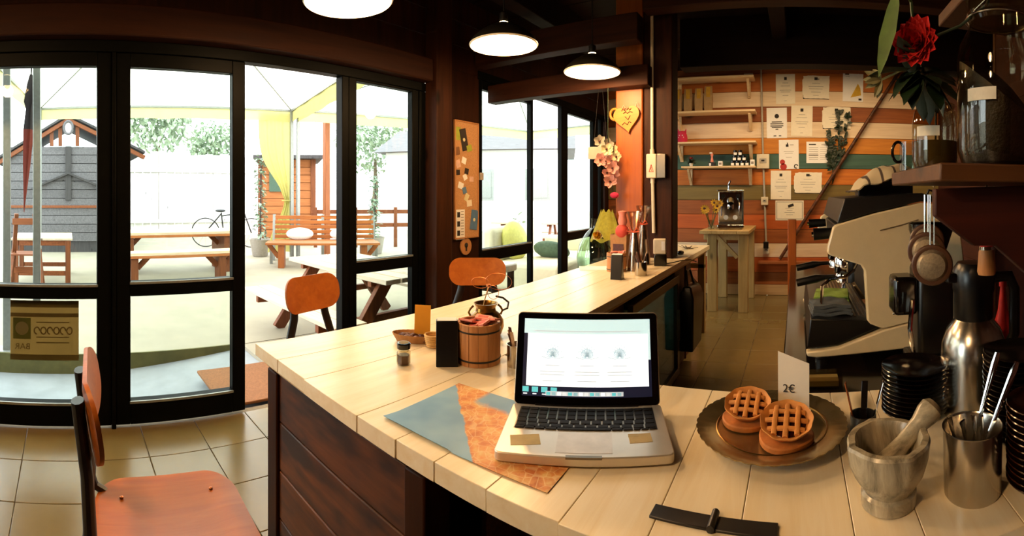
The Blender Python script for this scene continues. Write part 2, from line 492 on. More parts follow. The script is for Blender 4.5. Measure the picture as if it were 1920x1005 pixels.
MB().box(XW - .06, XW + .01, y905 - .05, YB, 2.13, 2.2).put('lintel', 'black_frame', wl, .004)
MB().box(XW - .06, XW + .01, y1118 + .09, y1118 + .16, 0, 2.15).put('jamb', 'black_frame', wl, .004)
# stub posts
p = MB().box(XW, -2.25, 2.30, 2.46, 0, ZC).put('wooden_pillar', 'dark_stain_z', None, .008)
tag(p, 'dark brown timber pillar standing between the two sets of glazed doors', 'pillar')
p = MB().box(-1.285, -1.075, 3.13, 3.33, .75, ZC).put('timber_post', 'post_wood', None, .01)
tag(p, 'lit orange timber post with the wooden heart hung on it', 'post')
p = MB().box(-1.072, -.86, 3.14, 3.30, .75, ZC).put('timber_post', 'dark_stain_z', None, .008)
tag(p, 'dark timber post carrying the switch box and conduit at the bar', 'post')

# ================================================================== LAMPS
def pendant(loc, label, group):
    L = T('pendant_lamp', label, 'lamp', loc, 0, group)
    R = .185
    prof = [(R, 0), (R - .004, .006), (R * .9, .03), (R * .7, .062), (R * .45, .09), (R * .28, .105), (.03, .112), (.022, .15)]
    inner = [(r - .004, z - .004) for r, z in prof[1:-1]][::-1]
    sh = MB(); n = 40
    full = [(R - .002, -.003)] + prof[:-1]
    vs = []; 
    ring = full + [(.026, .108)] + [(max(r - .005, .02), z - .004) for r, z in full[::-1]]
    k = len(ring)
    for r, z in ring:
        for j in range(n): vs.append((r * math.cos(2 * PI * j / n), r * math.sin(2 * PI * j / n), z))
    fs = [(i * n + j, i * n + (j + 1) % n, ((i + 1) % k) * n + (j + 1) % n, ((i + 1) % k) * n + j) for i in range(k) for j in range(n)]
    so = sh.add(vs, fs).put('lamp_shade', 'enamel_dark', L)
    so.data.materials.append(MATS['enamel_shade'])
    for pg in so.data.polygons:
        c = pg.center; rr = math.hypot(c.x, c.y)
        if pg.normal.z < -.05 or (pg.normal.x * c.x + pg.normal.y * c.y) < 0: pg.material_index = 1
    MB().lathe([(.02, .112), (.024, .116), (.024, .165), (.012, .175)], 16).put('socket', 'black_metal', L)
    MB().tube([(0, 0, .17), (0, 0, ZC - loc[2])], .004, 8).put('cord', 'black_metal', L)
    MB().ball((0, 0, .045), (.032, .032, .045), 16, 10).put('bulb', 'bulb', L)
    MB().lathe([(.025, .108), (.027, .111), (.027, .117), (.024, .119)], 16).put('vent_glow', 'bulb', L)  # glowing ring stands in for bulb light leaking at the shade top
    ld = bpy.data.lights.new('lamp_light', 'POINT'); ld.energy = LAMP_W; ld.color = LAMP_COL; ld.shadow_soft_size = .05
    lo = bpy.data.objects.new('lamp_light', ld); COL.objects.link(lo); lo.parent = L; lo.location = (0, 0, -.015)
    return L
plain('enamel_dark', '#1c1a15', rough=.35, var=.1, bmp=0)
plain('enamel_shade', '#e9e2d2', rough=.35, var=.02, bmp=0)
emit('bulb', '#ffd9a0', 25)
emit('strip_fill_tube', '#ffcf90', 3)
GL = 'pendant lamps in a row over the bar'
for q, w_ in (((-1.55, 1.07, 1.99), 'over the bar corner opposite the open doorway'), ((-1.46, 2.0, 2.0), 'over the bar before the dark pillar'), ((-1.27, 2.70, 1.99), 'just before the cross beam and the orange post'),
             ((-1.3, -.9, 2.0), 'out of view at the front wall end, added to brighten the room'), ((-.95, -.5, 2.08), 'out of view over the near arm of the bar, added as fill light')):  # last two pendants hang out of view, added to brighten room and bar
    pendant(q, 'round enamel pendant lamp hanging lit ' + w_, GL)
# added strip, out of sight behind the dark beam, to brighten the board wall
sl = T('strip_fill', 'added warm strip light hidden behind the dark beam to brighten the board wall', 'lamp', (.2, 4.22, ZC - .09))
MB().box(-1.1, 1.1, -.03, .03, .03, .09).put('housing', 'black_metal', sl, .004)
MB().box(-1.08, 1.08, -.02, .02, .012, .03).put('tube', 'strip_fill_tube', sl)
ld = bpy.data.lights.new('strip_fill_light', 'AREA'); ld.shape = 'RECTANGLE'; ld.size = 2.1; ld.size_y = .05; ld.energy = 58; ld.color = (1, .66, .34)
lo = bpy.data.objects.new('strip_fill_light', ld); COL.objects.link(lo); lo.parent = sl; lo.location = (0, 0, 0)

# ================================================================== THE BAR
top = T('bar_worktop', 'pale whitewashed pine worktop of the L-shaped bar, laid in planks', 'worktop', (0, 0, 0))
ZT = .75
def plank(x0, x1, y0, y1):
    MB().box(x0 + .0006, x1 - .0006, y0, y1, ZT - .035, ZT).put('plank', 'counter_pine', top, .001)
xs = [-1.29, -1.138, -.988, -.767]
for a, b in zip(xs, xs[1:]): plank(a, b, .555 - random.random() * .006, 4.06)
xs = [-.767, -.648, -.55, -.439, -.312, -.192, -.075, .077, .168, .30, .45, .64]
for a, b in zip(xs, xs[1:]): plank(a, b, .552 + random.random() * .008, 1.05 + random.random() * .004)
MB().box(-1.27, -.79, .58, 4.04, ZT - .06, ZT - .0355).put('batten', 'counter_edge', top)
MB().box(-.79, .63, .60, 1.03, ZT - .06, ZT - .0355).put('batten', 'counter_edge', top)
bs = T('bar_cabinet', 'dark stained plank base carrying the L-shaped bar', 'bar', (0, 0, 0))
ZU = ZT - .061
for i in range(5):
    MB().box(-1.19, -.655, .585, .605, i * ZU / 5 + .002, (i + 1) * ZU / 5 - .002).put('plank', 'dark_stain', bs, .003)
MB().box(-1.25, -1.19, .575, .65, 0, ZU).put('corner_post', 'dark_stain_z', bs, .004)
MB().box(-.655, -.60, .58, .65, 0, ZU).put('corner_post', 'dark_stain_z', bs, .004)
for i in range(5):
    MB().box(-1.245, -1.225, .65, 4.0, i * ZU / 5 + .002, (i + 1) * ZU / 5 - .002).put('plank', 'dark_stain', bs, .003)
MB().box(-.83, -.81, 1.03, 2.08, 0, ZU).put('back_panel', 'dark_stain', bs, .003)
MB().box(-.83, -.81, 3.02, 3.5, 0, ZU).put('back_panel', 'dark_stain', bs, .003)
MB().box(-.60, .63, .985, 1.005, 0, ZU).put('back_panel', 'dark_stain', bs, .003)
MB().box(-1.225, -.8, 3.30, 3.32, 0, ZU).put('cross_panel', 'dark_stain', bs, .003)
MB().box(-.85, -.79, 3.94, 4.0, 0, ZU).put('leg', 'table_pine_z', bs, .004)
MB().box(-1.225, -.79, 3.94, 3.99, .56, .60).put('stretcher', 'table_pine', bs, .004)
MB().beam((-.82, 3.97, .36), (-1.0, 3.97, .56), .035, .035).put('brace', 'table_pine', bs, .003)
# back counter behind the bar
bk = T('back_counter', 'dark low counter under the coffee machine along the side wall', 'counter', (0, 0, 0))
MB().box(-.04, .655, 1.16, 3.3, .66, .70).put('counter_top', 'black_gloss', bk, .004)
MB().box(0, .655, 1.2, 3.26, 0, .66).put('body', 'black_plastic', bk, .004)
cpo = MB().box(-.06, .0, 3.31, 3.38, 0, 1.02).put('counter_post', 'post_wood', None, .004)
tag(cpo, 'short brown wooden post at the end of the back counter', 'post')
# ================================================================== CHAIRS
def make_chair(loc, rz, label):
    C = T('school_chair', label, 'chair', loc, rz, 'plywood school chairs')
    st = MB(); shell(st, rrect(.385, .38, .085, 8), lambda x, y: 0.415 - .018 * max(0, 1 - (x / .19) ** 2) * (1 if y < .1 else max(0, 1 - (y - .1) * 6)) - (.03 * max(0, y - .12) ** 2 * 60), .011)
    seat = st.put('seat', 'ply', C)
    bt = MB()
    M = Matrix.Translation((0, -.215, .715)) @ Euler((math.radians(90 + 9), 0, 0)).to_matrix().to_4x4()
    shell(bt, rrect(.355, .172, .072, 8), lambda x, y: -.9 * x * x, .010, M=M)
    back = bt.put('backrest', 'ply', C)
    for sx in (-1, 1):
        MB().tube([(sx * .088, -.229, .755), (sx * .09, -.221, .69), (sx * .105, -.208, .60), (sx * .145, -.20, .48), (sx * .165, -.205, .38)], .0145, 10, flat=1.6).put('back_post', 'black_metal', C)
        MB().tube([(sx * .165, -.205, .38), (sx * .17, -.21, .28), (sx * .175, -.235, 0)], .0125, 10).put('leg', 'black_metal', C)
        MB().tube([(sx * .165, .15, .385), (sx * .17, .165, .28), (sx * .175, .185, 0)], .0125, 10).put('leg', 'black_metal', C)
        MB().tube([(sx * .150, -.21, .49), (sx * .155, -.19, .42), (sx * .158, -.14, .388), (sx * .16, .15, .388)], .011, 8).put('seat_rail', 'black_metal', C)
        for yy in (-.12, .12):
            MB().ball((sx * .12, yy, .4075 if yy < 0 else .407), (.006, .006, .004), 8, 6).put('bolt', 'copper', seat)
        for zz_ in (.675, .755):
            yb = -.215 - .0 - (zz_ - .715) * math.tan(math.radians(9)) - (.9 * .12 * .12) * -1 + .003
            MB().ball((sx * .13, yb + .003, zz_), (.005, .004, .005), 8, 6).put('bolt', 'copper', back)
    MB().tube([(-.16, .10, .385), (.16, .10, .385)], .010, 8).put('crossbar', 'black_metal', C)
    MB().tube([(-.16, -.205, .385), (.16, -.205, .385)], .010, 8).put('crossbar', 'black_metal', C)
    return C
c0 = make_chair((-1.08, .255, 0), math.radians(-3), 'plywood school chair facing the dark plank end of the bar')
# sitter looks along local +Y
dup(c0, (-1.78, 1.19, 0), math.radians(-77), 'plywood school chair in front of the open doorway, behind the bar')
dup(c0, (-1.72, 2.10, 0), math.radians(-140), 'plywood school chair under the cork notice board, behind the bar')

# ================================================================== LAPTOP
plain('aluminium', '#d8d0c2', rough=.35, metal=.55, var=.03, bmp=0)
plain('bezel', '#050505', rough=.15, bmp=0)
plain('key_black', '#120e0c', rough=.6, spec=.2, bmp=0)
plain('trackpad', '#cfc3b4', rough=.3, metal=.4, bmp=0)
plain('sticker', '#b6a06c', rough=.7)
emit('screen_desk', '#141a33', .5)
emit('screen_white', '#f4feff', 1.05)
emit('screen_bar', '#c9eaec', .85)
emit('screen_teal', '#5fc8cf', .8)
emit('screen_grey', '#c4cdd0', .8)
emit('screen_line', '#dde5e6', .9)
emit('screen_ink', '#9db0b5', .7)
emit('screen_cloud', '#8fb9c0', .8)
LW, LD = .302, .188
lp = T('laptop', 'open silver laptop with black keys on the bar worktop', 'laptop', (-.3355, .680, ZT + .004), math.radians(24.3))
base = MB().prism(rrect(LW, LD, .012), 0, .016, Matrix.Translation((0, LD / 2, 0))).put('base', 'aluminium', lp, .002)
MB().box(-.03, .03, -.0008, .006, .0125, .0163).put('lid_notch', 'steel_dark', base)
for sx in (-.12, .12):
    for sy in (.02, .165): MB().lathe([(.007, -.004), (.007, 0)], 10, (sx, sy, 0)).put('foot', 'black_plastic', base)
kw = .0178
krow = [(.164, 14, .010), (.148, 14, .0145), (.1315, 14, .0145), (.115, 13, .0145), (.0985, 12, .0145)]
well = MB().box(-.132, .132, .086, .172, .0161, .0166).put('key_well', 'steel_dark', lp)
for (yy, n, h) in krow:
    w = .262 / n
    me = MB().box(-w / 2 + .0016, w / 2 - .0016, -h / 2, h / 2, .0166, .0185).mesh('key', 'key_black')
    for i in range(n): obj('key', me, lp, .0008, (-.131 + w * (i + .5), yy, 0))
bot = [(-.131, -.112), (-.112, -.093), (-.093, -.074), (-.074, -.052), (-.052, .048), (.048, .069), (.069, .088), (.088, .102), (.102, .117), (.117, .131)]
for i, (a, b) in enumerate(bot):
    MB().box(a + .001, b - .001, .088 - .003, .0885 + (.0065 if i < 7 else .001), .0166, .0185).put('key', 'key_black', lp, .0008)
MB().box(-.048, .048, .012, .078, .0160, .0164).put('trackpad', 'trackpad', lp)
MB().cbox((-.104, .046, .0163), (.052, .034, .0005), (0, 0, .22)).put('sticker', 'sticker', lp)
MB().cbox((.098, .058, .0163), (.04, .030, .0005), (0, 0, .05)).put('sticker', 'sticker', lp)
MB().cbox((.086, .068, .0164), (.018, .010, .0005), (0, 0, .0)).put('sticker', 'sticker', lp)
HH = .186
lid = T('lid', '', '', (0, LD - .004, .014)); lid.parent = lp
for kk in ('label', 'category'): del lid[kk]
lid.rotation_euler = (math.radians(-17), 0, 0)
MB().prism(rrect(LW - .002, HH, .010), -.003, .003, Matrix.Translation((0, .003, HH / 2)) @ Euler((PI / 2, 0, 0)).to_matrix().to_4x4()).put('lid_shell', 'aluminium', lid, .001)
MB().prism(rrect(LW - .006, HH - .004, .008), -.0005, .0005, Matrix.Translation((0, -.0008, HH / 2)) @ Euler((PI / 2, 0, 0)).to_matrix().to_4x4()).put('bezel', 'bezel', lid)
def scr(x0, x1, z0, z1, mt, name, k=0): return MB().box(x0, x1, -.0018 - k * .0002, -.0014 - k * .0002, z0, z1).put(name, mt, lid)
scr(-.134, .134, .018, .172, 'screen_desk', 'screen')
scr(-.126, .128, .038, .170, 'screen_white', 'window_print', 1)
scr(-.134, .128, .142, .172, 'screen_bar', 'toolbar_print', 2)
scr(-.112, .112, .146, .1485, 'screen_grey', 'toolbar_line_print', 3)
scr(.128, .133, .09, .172, 'screen_bar', 'side_strip_print', 2)
for i in range(4): scr(-.133 + i * .0195, -.133 + i * .0195 + .013, .026, .036, 'screen_teal', 'folder_icon_print', 2); scr(-.131 + i * .0195, -.131 + i * .0195 + .008, .0215, .0235, 'screen_white', 'icon_name_print', 2)
scr(-.085, .075, .0205, .029, 'screen_grey', 'dock_print', 3)
for i in range(14): scr(-.083 + i * .0112, -.083 + i * .0112 + .008, .0215, .0275, ['screen_teal', 'screen_cloud', 'screen_white', 'screen_line'][i % 4], 'dock_icon_print', 4)
for cx in (-.072, .0, .068):
    lot = MB()
    for a in range(-4, 5):
        ang = a * .32
        for q in range(2):
            rr = .025 - q * .009 - abs(a) * .0008
            pts = []
            for t in range(9):
                s_ = t / 8 * 2 * PI
                lx = math.sin(s_) * .0055; lz = (1 - math.cos(s_)) / 2 * rr
                pts.append((cx + lx * math.cos(ang) + lz * math.sin(ang), -.0024, .098 + lz * math.cos(ang) - lx * math.sin(ang)))
            lot.tube(pts, .0004, 3)
    lot.tube([(cx - .024, -.0024, .096), (cx - .01, -.0024, .0925), (cx, -.0024, .094), (cx + .01, -.0024, .0925), (cx + .024, -.0024, .096)], .0005, 4)
    lot.put('lotus_drawing_print', 'screen_ink', lid)
    for zz_, w in ((.078, .03), (.066, .052), (.060, .052), (.048, .04)): scr(cx - w / 2, cx + w / 2, zz_, zz_ + .0016, 'screen_grey', 'text_line_print', 2)
MB().box(-.105, .105, -.004, .006, -.004, .004).put('hinge', 'black_plastic', lid)

# ================================================================== MAP
def map_mat():
    m, nt, b = new_mat('map_print')
    tc = nt.nodes.new('ShaderNodeTexCoord'); sp = nt.nodes.new('ShaderNodeSeparateXYZ'); nt.links.new(tc.outputs['Object'], sp.inputs[0])
    n1 = noise(nt, tc.outputs['Object'], 14, 4)
    # coast line: land on the right of a wavering line
    def mth(op, a, b_):
        q = nt.nodes.new('ShaderNodeMath'); q.operation = op
        for i, v in enumerate((a, b_)):
            if isinstance(v, (int, float)): q.inputs[i].default_value = v
            else: nt.links.new(v, q.inputs[i])
        return q.outputs[0]
    coast = mth('ADD', sp.outputs[0], sp.outputs[1])
    coast = mth('ADD', coast, mth('MULTIPLY', n1.outputs[0], .04))
    coast = mth('ADD', coast, .06)
    land = ramp(nt, coast, [(-.0, (0, 0, 0, 1)), (.004, (1, 1, 1, 1))])
    bay = mth('ADD', mth('ADD', sp.outputs[1], mth('MULTIPLY', sp.outputs[0], .1)), mth('MULTIPLY', n1.outputs[0], .05))
    bayr = ramp(nt, bay, [(.075, (0, 0, 0, 1)), (.09, (1, 1, 1, 1))])
    bx_ = ramp(nt, mth('ADD', sp.outputs[0], .10), [(0, (0, 0, 0, 1)), (.012, (1, 1, 1, 1))])
    bb = mth('MULTIPLY', bayr.outputs[0], bx_.outputs[0])
    landf = mth('MULTIPLY', land.outputs[0], mth('SUBTRACT', 1.0, bb))
    n2 = noise(nt, tc.outputs['Object'], 30, 4)
    lc = ramp(nt, n2.outputs[0], [(.35, lin('#b5622c')), (.5, lin('#cf8a48')), (.68, lin('#d8b678'))])
    v = nt.nodes.new('ShaderNodeTexVoronoi'); v.feature = 'DISTANCE_TO_EDGE'; v.inputs['Scale'].default_value = 55
    nt.links.new(tc.outputs['Object'], v.inputs['Vector'])
    vr = ramp(nt, v.outputs['Distance'], [(.02, (1, 1, 1, 1)), (.06, (0, 0, 0, 1))])
    m1 = nt.nodes.new('ShaderNodeMixRGB'); m1.inputs[2].default_value = lin('#eddcae'); nt.links.new(mth('MULTIPLY', vr.outputs[0], .35), m1.inputs[0]); nt.links.new(lc.outputs[0], m1.inputs[1])
    n3 = noise(nt, tc.outputs['Object'], 5, 3)
    sea = ramp(nt, n3.outputs[0], [(.35, lin('#4f86b4')), (.7, lin('#7fabc8'))])
    m2 = nt.nodes.new('ShaderNodeMixRGB'); nt.links.new(landf, m2.inputs[0]); nt.links.new(sea.outputs[0], m2.inputs[1]); nt.links.new(m1.outputs[0], m2.inputs[2])
    nt.links.new(m2.outputs[0], b.inputs['Base Color']); setp(b, rough=.5, spec=.4)
map_mat()
random.seed(3)
mp_ = MB().grid(lambda u, v: (-.185 + .37 * u, -.118 + .236 * v, .0012 + .0016 * abs(math.sin(u * 2 * PI)) * (1 if .1 < v < .9 else .6) + (.003 * (1 - v * 6) if v < .16 and u < .5 else 0)), 24, 12, .0006).put('city_map', 'map_print', None, 0, (-.545, .712, ZT + .0006), (0, 0, .03))
tag(mp_, 'creased paper map with blue sea and orange town under the laptop', 'map')

# ================================================================== THINGS ON THE BAR BY THE KETTLE
thin_glass('jar_small_glass', '#e9e2cf', .4)
plain('honey', '#5a3410', rough=.3)
plain('label_brown', '#4a3418', rough=.7)
j = T('honey_jar', 'tiny glass jar with a black lid and brown label', 'jar', gz(757, 683, ZT))
MB().prism([(.0195 * math.cos(a * PI / 3), .0195 * math.sin(a * PI / 3)) for a in range(6)], 0, .036).put('glass', 'jar_small_glass', j, .003)
MB().prism([(.0165 * math.cos(a * PI / 3), .0165 * math.sin(a * PI / 3)) for a in range(6)], .003, .026).put('honey', 'honey', j)
MB().lathe([(.014, .036), (.014, .043)], 20).put('neck', 'jar_small_glass', j)
MB().lathe([(.018, .043), (.0185, .046), (.0185, .055), (.016, .058)], 24).put('lid', 'black_gloss', j)
MB().lathe([(.013, .058), (.013, .0585)], 20).put('lid_print', 'plank_olive', j)
MB().box(-.009, .009, -.0180, -.0172, .008, .03).put('label', 'label_brown', j, 0, None, (0, 0, -.75))
# paper tray of chocolate with the yellow card
plain('kraft', '#a87a4a', rough=.8, var=.15)
plain('chocolate', '#4a1e10', rough=.5, var=.3, scale=60, bmp=.4)
plain('yellow_card', '#e3a32c', rough=.7, var=.04)
tr = T('paper_tray', 'small brown fluted paper tray holding chocolate pieces', 'tray', gz(776, 641, ZT), math.radians(32))
fl_ = lambda a, r, z: (1 + (.05 * math.sin(a * 26) if r > .3 else 0))
vs = MB(); n = 78
ring = [(.058, .024, 0), (.064, .034, .026)]
def oval(rx, ry, z, f): return [(rx * math.cos(2 * PI * i / n) * (1 + f * math.sin(13 * 2 * PI * i / n * 2)), ry * math.sin(2 * PI * i / n) * (1 + f * math.sin(26 * 2 * PI * i / n)), z) for i in range(n)]
rings = [oval(.055, .022, .001, 0), oval(.068, .036, .027, .03), oval(.067, .035, .027, .03), oval(.054, .021, .002, 0)]
V = [p for r in rings for p in r]
F = [(k * n + i, k * n + (i + 1) % n, (k + 1) * n + (i + 1) % n, (k + 1) * n + i) for k in range(3) for i in range(n)] + [tuple(range(n))[::-1], tuple(3 * n + i for i in range(n))]
MB().add(V, F).put('tray', 'kraft', tr)
ch = MB()
for i in range(16): ch.ball((random.uniform(-.045, .045), random.uniform(-.016, .016), .011 + random.random() * .007), (.012, .010, .008), 8, 6)
ch.put('chocolate', 'chocolate', tr, 0, kind='stuff')
yc = MB().box(-.0245, .0245, -.0008, .0008, 0, .088).put('price_card', 'yellow_card', None, 0, gz(788, 641, ZT) + Vector((.0, .008, .022)), (math.radians(-4), .02, math.radians(40)))
tag(yc, 'plain yellow card standing in the chocolate tray', 'card')
# little wicker basket
wk = T('wicker_basket', 'tiny pale wicker basket between the tray and black card stand', 'basket', gz(812, 650, ZT))
plain('straw', '#cda565', rough=.8, var=.2, scale=200)
MB().lathe([(.016, 0), (.018, .003), (.024, .036), (.022, .036), (.016, .004)], 20).put('basket_wall', 'straw', wk)
for k in range(6): MB().tube([((.0185 + .0012 * k) * math.cos(a * PI / 8), (.0185 + .0012 * k) * math.sin(a * PI / 8), .004 + .0062 * k) for a in range(16)], .0032, 6, True).put('strand', 'straw', wk)
# black card stand
def card_stand(loc, rz, label, h=.115, w=.058):
    s = T('card_stand', label, 'card stand', loc, rz)
    MB().add([(-w / 2, -.03, 0), (w / 2, -.03, 0), (w / 2, .03, 0), (-w / 2, .03, 0), (-w / 2, -.008, h), (w / 2, -.008, h), (w / 2, .016, h), (-w / 2, .016, h)],
             [(0, 3, 2, 1), (4, 5, 6, 7), (0, 1, 5, 4), (1, 2, 6, 5), (2, 3, 7, 6), (3, 0, 4, 7)]).put('block', 'black_plastic', s, .002)
    MB().cbox((0, .004, h + .001), (w * .9, .022, .002), (.15, 0, 0)).put('card', 'paper_white', s)
    MB().box(-w / 2, w / 2, .03, .036, 0, .02).put('foot', 'black_plastic', s, .001)
    return s
card_stand(gz(838, 681, ZT), math.radians(44), 'black card stand beside the wooden sugar barrel near the laptop')
# wooden sugar barrel with pink sachets
plain('sachet_pink', '#e58a76', rough=.6, var=.08)
plain('sachet_red', '#c4402e', rough=.6, var=.08)
def barrel(loc, label, rz=0):
    b = T('sugar_barrel', label, 'barrel', loc, rz)
    R = .0585
    for i in range(14):
        a0 = 2 * PI * i / 14; a1 = 2 * PI * (i + 1) / 14 - .012
        poly = []
        for (r) in (R, R - .008):
            aa = [a0, (a0 + a1) / 2, a1] if r == R else [a1, (a0 + a1) / 2, a0]
            poly += [(r * math.cos(q), r * math.sin(q)) for q in aa]
        MB().prism(poly, 0, .108).put('stave', 'barrel_wood', b, .001)
    MB().lathe([(R - .009, .003), (R - .009, .012)], 28).put('bottom', 'barrel_wood', b)
    for z in (.012, .086): MB().lathe([(R + .0006, z), (R + .0016, z + .001), (R + .0016, z + .0035), (R + .0006, z + .0045)], 40).put('hoop', 'black_metal', b)
    random.seed(11)
    for i in range(9):
        a = i * 2.4; r = .036 * math.sqrt((i + .3) / 9)
        k = T('sachet', 'x', 'x'); del k['label']; del k['category']; k.parent = b
        k.location = (r * math.cos(a), r * math.sin(a), .098 + .002 * i); k.rotation_euler = (random.uniform(-.35, .35), random.uniform(-.35, .35), random.uniform(0, 3))
        MB().box(-.022, .022, -.014, .014, -.003, .003).put('sachet_paper', 'sachet_pink', k, .0015)
        MB().box(-.014, .014, -.008, .008, .003, .0034).put('sachet_print', 'sachet_red', k)
    return b
barrel((-.795, .975, ZT), 'wooden stave barrel of pink sachets beside the brass kettle')
# brass kettle
ke = T('brass_kettle', 'old brass kettle with a curved spout behind the wooden barrel', 'kettle', (-.925, 1.17, ZT), math.radians(-128))
MB().lathe([(.036, 0), (.050, .006), (.058, .028), (.057, .048), (.045, .068), (.033, .078), (.031, .088), (.037, .100), (.039, .103), (.035, .103), (.029, .09), (.031, .078), (.05, .05), (.05, .02), (.03, .008)], 32).put('body', 'brass', ke)
MB().tube([(0, .052, .022), (0, .072, .034), (0, .084, .058), (0, .095, .078), (0, .108, .083)], [.013, .011, .008, .006, .007], 10).put('spout', 'brass', ke)
for sx in (-1, 1):
    MB().tube([(sx * .05, -.002, .062), (sx * .056, -.002, .075), (sx * .05, -.002, .086), (sx * .04, -.002, .095)], .0035, 8).put('lug', 'brass', ke)
MB().tube([(-.055, 0, .075), (-.075, -.01, .078), (-.085, -.03, .092), (-.07, -.045, .105), (-.045, -.045, .112)], .0035, 8).put('bail_handle', 'black_metal', ke)
orn = T('wire_ornament', 'thin copper wire bow on a stick rising from the kettle', 'ornament', (-.925, 1.165, ZT + .095))
MB().tube([(-.012, -.012, -.06), (.0, .0, .02), (.012, .004, .062)], .0018, 6).put('stick', 'straw', orn)
for (cx, cz, rx, rz_) in ((.052, .082, .042, .026), (-.022, .07, .03, .018), (.03, .045, .018, .022)):
    MB().tube([(.012 + (cx - .012) + rx * math.cos(a * PI / 12), .004 + (.3 * rx * math.cos(a * PI / 12)), cz + rz_ * math.sin(a * PI / 12)) for a in range(24)], .0009, 5, True).put('wire_loop', 'copper', orn)
MB().ball((.012, .004, .064), (.009, .006, .006), 10, 8).put('knot', 'copper', orn)
# steel cup of sugar sticks
plain('sugar_stick', '#7a5a44', rough=.6, var=.2)
plain('sugar_stick_pale', '#b89a7c', rough=.6, var=.2)
def steel_cup(loc, label, r=.024, h=.058, sticks=9, seed=1):
    c = T('steel_cup', label, 'cup', loc)
    MB().lathe([(r * .95, 0), (r, .003), (r, h - .001), (r * 1.04, h), (r * .98, h), (r * .94, h - .003), (r * .93, .004)], 28).put('cup_wall', 'steel', c)
    random.seed(seed)
    for i in range(sticks):
        a = random.uniform(0, 2 * PI); e = random.uniform(.2, .6) * r
        o = T('sugar_stick', 'narrow paper sugar stick leaning in the steel cup near the ' + ('laptop' if seed == 1 else 'gift bottles'), 'sugar stick', Vector(loc) + Vector((-.35 * e * math.cos(a), -.35 * e * math.sin(a), .006)), 0, 'sugar sticks in the cup near the ' + ('laptop' if seed == 1 else 'gift bottles'))
        L = h * random.uniform(1.35, 1.75); t = Vector((math.cos(a) * r * 1.1, math.sin(a) * r * 1.1, L))
        MB().beam((0, 0, 0), t, .009, .002).put('wrapper', ['sugar_stick', 'sugar_stick_pale', 'chocolate'][i % 3], o)
    return c
steel_cup((-.693, 1.005, ZT), 'small steel cup of sugar sticks behind the laptop corner')
bw = MB().lathe([(.02, 0), (.028, .003), (.05, .026), (.047, .026), (.026, .006)], 28).put('brown_bowl', 'chocolate', None, 0, (-.735, 1.16, ZT))
tag(bw, 'small dark brown bowl behind the steel cup', 'bowl')

# ================================================================== PLATE OF TARTS
plain('tray_gold', '#a89468', rough=.2, metal=.85, var=.12, scale=12)
plain('pastry', '#c9843c', rough=.6, var=.22, scale=40, bmp=.3)
plain('biscuit', '#b06a2a', rough=.7, var=.22, scale=50, bmp=.3)
plain('jam', '#3a140a', rough=.25, var=.3)
PT = Vector((-.045, .865, ZT))
pl = T('scalloped_tray', 'round golden tray with a scalloped edge on the bar', 'tray', PT)
n = 120; R0 = .138
def sc_(a): return 1 + .018 * abs(math.sin(a * 20))
prof = [(.05, 0), (.055, .002), (.055, .010), (.09, .013), (.100, .015), (.106, .020), (R0, .024), (R0 + .001, .0265), (.107, .0225), (.099, .0175), (.09, .0155), (.001, .0155)]
MB().lathe(prof, n, wob=lambda a, r, z: sc_(a) if r > .13 else 1).put('tray_dish', 'tray_gold', pl)
MB().tube([(.103 * math.cos(2 * PI * i / 60), .103 * math.sin(2 * PI * i / 60), .0195) for i in range(60)], .0022, 8, True).put('inner_ring', 'brass', pl)
def tart(p, rz, tilt, r, label, blab, bshape):
    b = MB().lathe([(r * .97, 0), (r, .002), (r, .008), (r * .95, .010), (.001, .0105)], 40, wob=lambda a, q, z: 1 + (.06 * math.sin(3 * a + bshape) if bshape else .01 * math.sin(5 * a))).put('biscuit', 'biscuit', None, 0, p)
    tag(b, blab, 'biscuit')
    t = T('jam_tart', label, 'tart', p + Vector((.003, .004, .0215)), rz, None, (tilt, 0, -.05))
    rr = r * .97
    wob = lambda a, q, z: 1 + .02 * math.sin(9 * a)
    MB().lathe([(rr * .70, 0), (rr * .76, .001), (rr, .015), (rr * .99, .017), (rr * .86, .014), (rr * .74, .009), (.001, .009)], 48, wob=wob).put('crust', 'pastry', t)
    MB().lathe([(rr * .74, .0092), (rr * .72, .0102), (.001, .0105)], 32).put('jam', 'jam', t)
    for k in (-1, 0, 1):
        for ax in (0, 1):
            o_ = k * rr * .42; L = math.sqrt(max(1e-6, (rr * .80) ** 2 - o_ ** 2))
            pts = [((u * L if ax == 0 else o_), (o_ if ax == 0 else u * L), .0115 + .0035 * (1 - u * u) + ax * .0015) for u in [q / 5 for q in range(-5, 6)]]
            MB().tube(pts, rr * .11, 8, flat=.7).put('lattice_strip', 'pastry', t)
tart(gz(1403, 790, ZT + .0175) + Vector((-.004, .0, 0)), .3, .28, .046, 'jam tart with pastry lattice on the plain round biscuit', 'round biscuit lying under one tart on the tray', 0)
tart(gz(1472, 828, ZT + .0175) + Vector((.0, .006, 0)), 1.0, .30, .049, 'jam tart with pastry lattice on the uneven biscuit, beside the price card', 'uneven wavy biscuit lying under the other tart', 1.2)
pc = T('price_card', 'folded white price card with handwritten euro price on the tray', 'card', Vector((-.006, .925, ZT + .0165)), math.radians(-2))
MB().add([(-.030, 0, .006), (.032, -.012, -.001), (.032, -.020, .104), (-.030, -.008, .124), (-.030, .0012, .006), (.032, -.0108, -.001), (.032, -.0188, .104), (-.030, -.0068, .124)],
         [(0, 1, 2, 3), (7, 6, 5, 4), (0, 4, 5, 1), (1, 5, 6, 2), (2, 6, 7, 3), (3, 7, 4, 0)]).put('card_front', 'paper', pc)
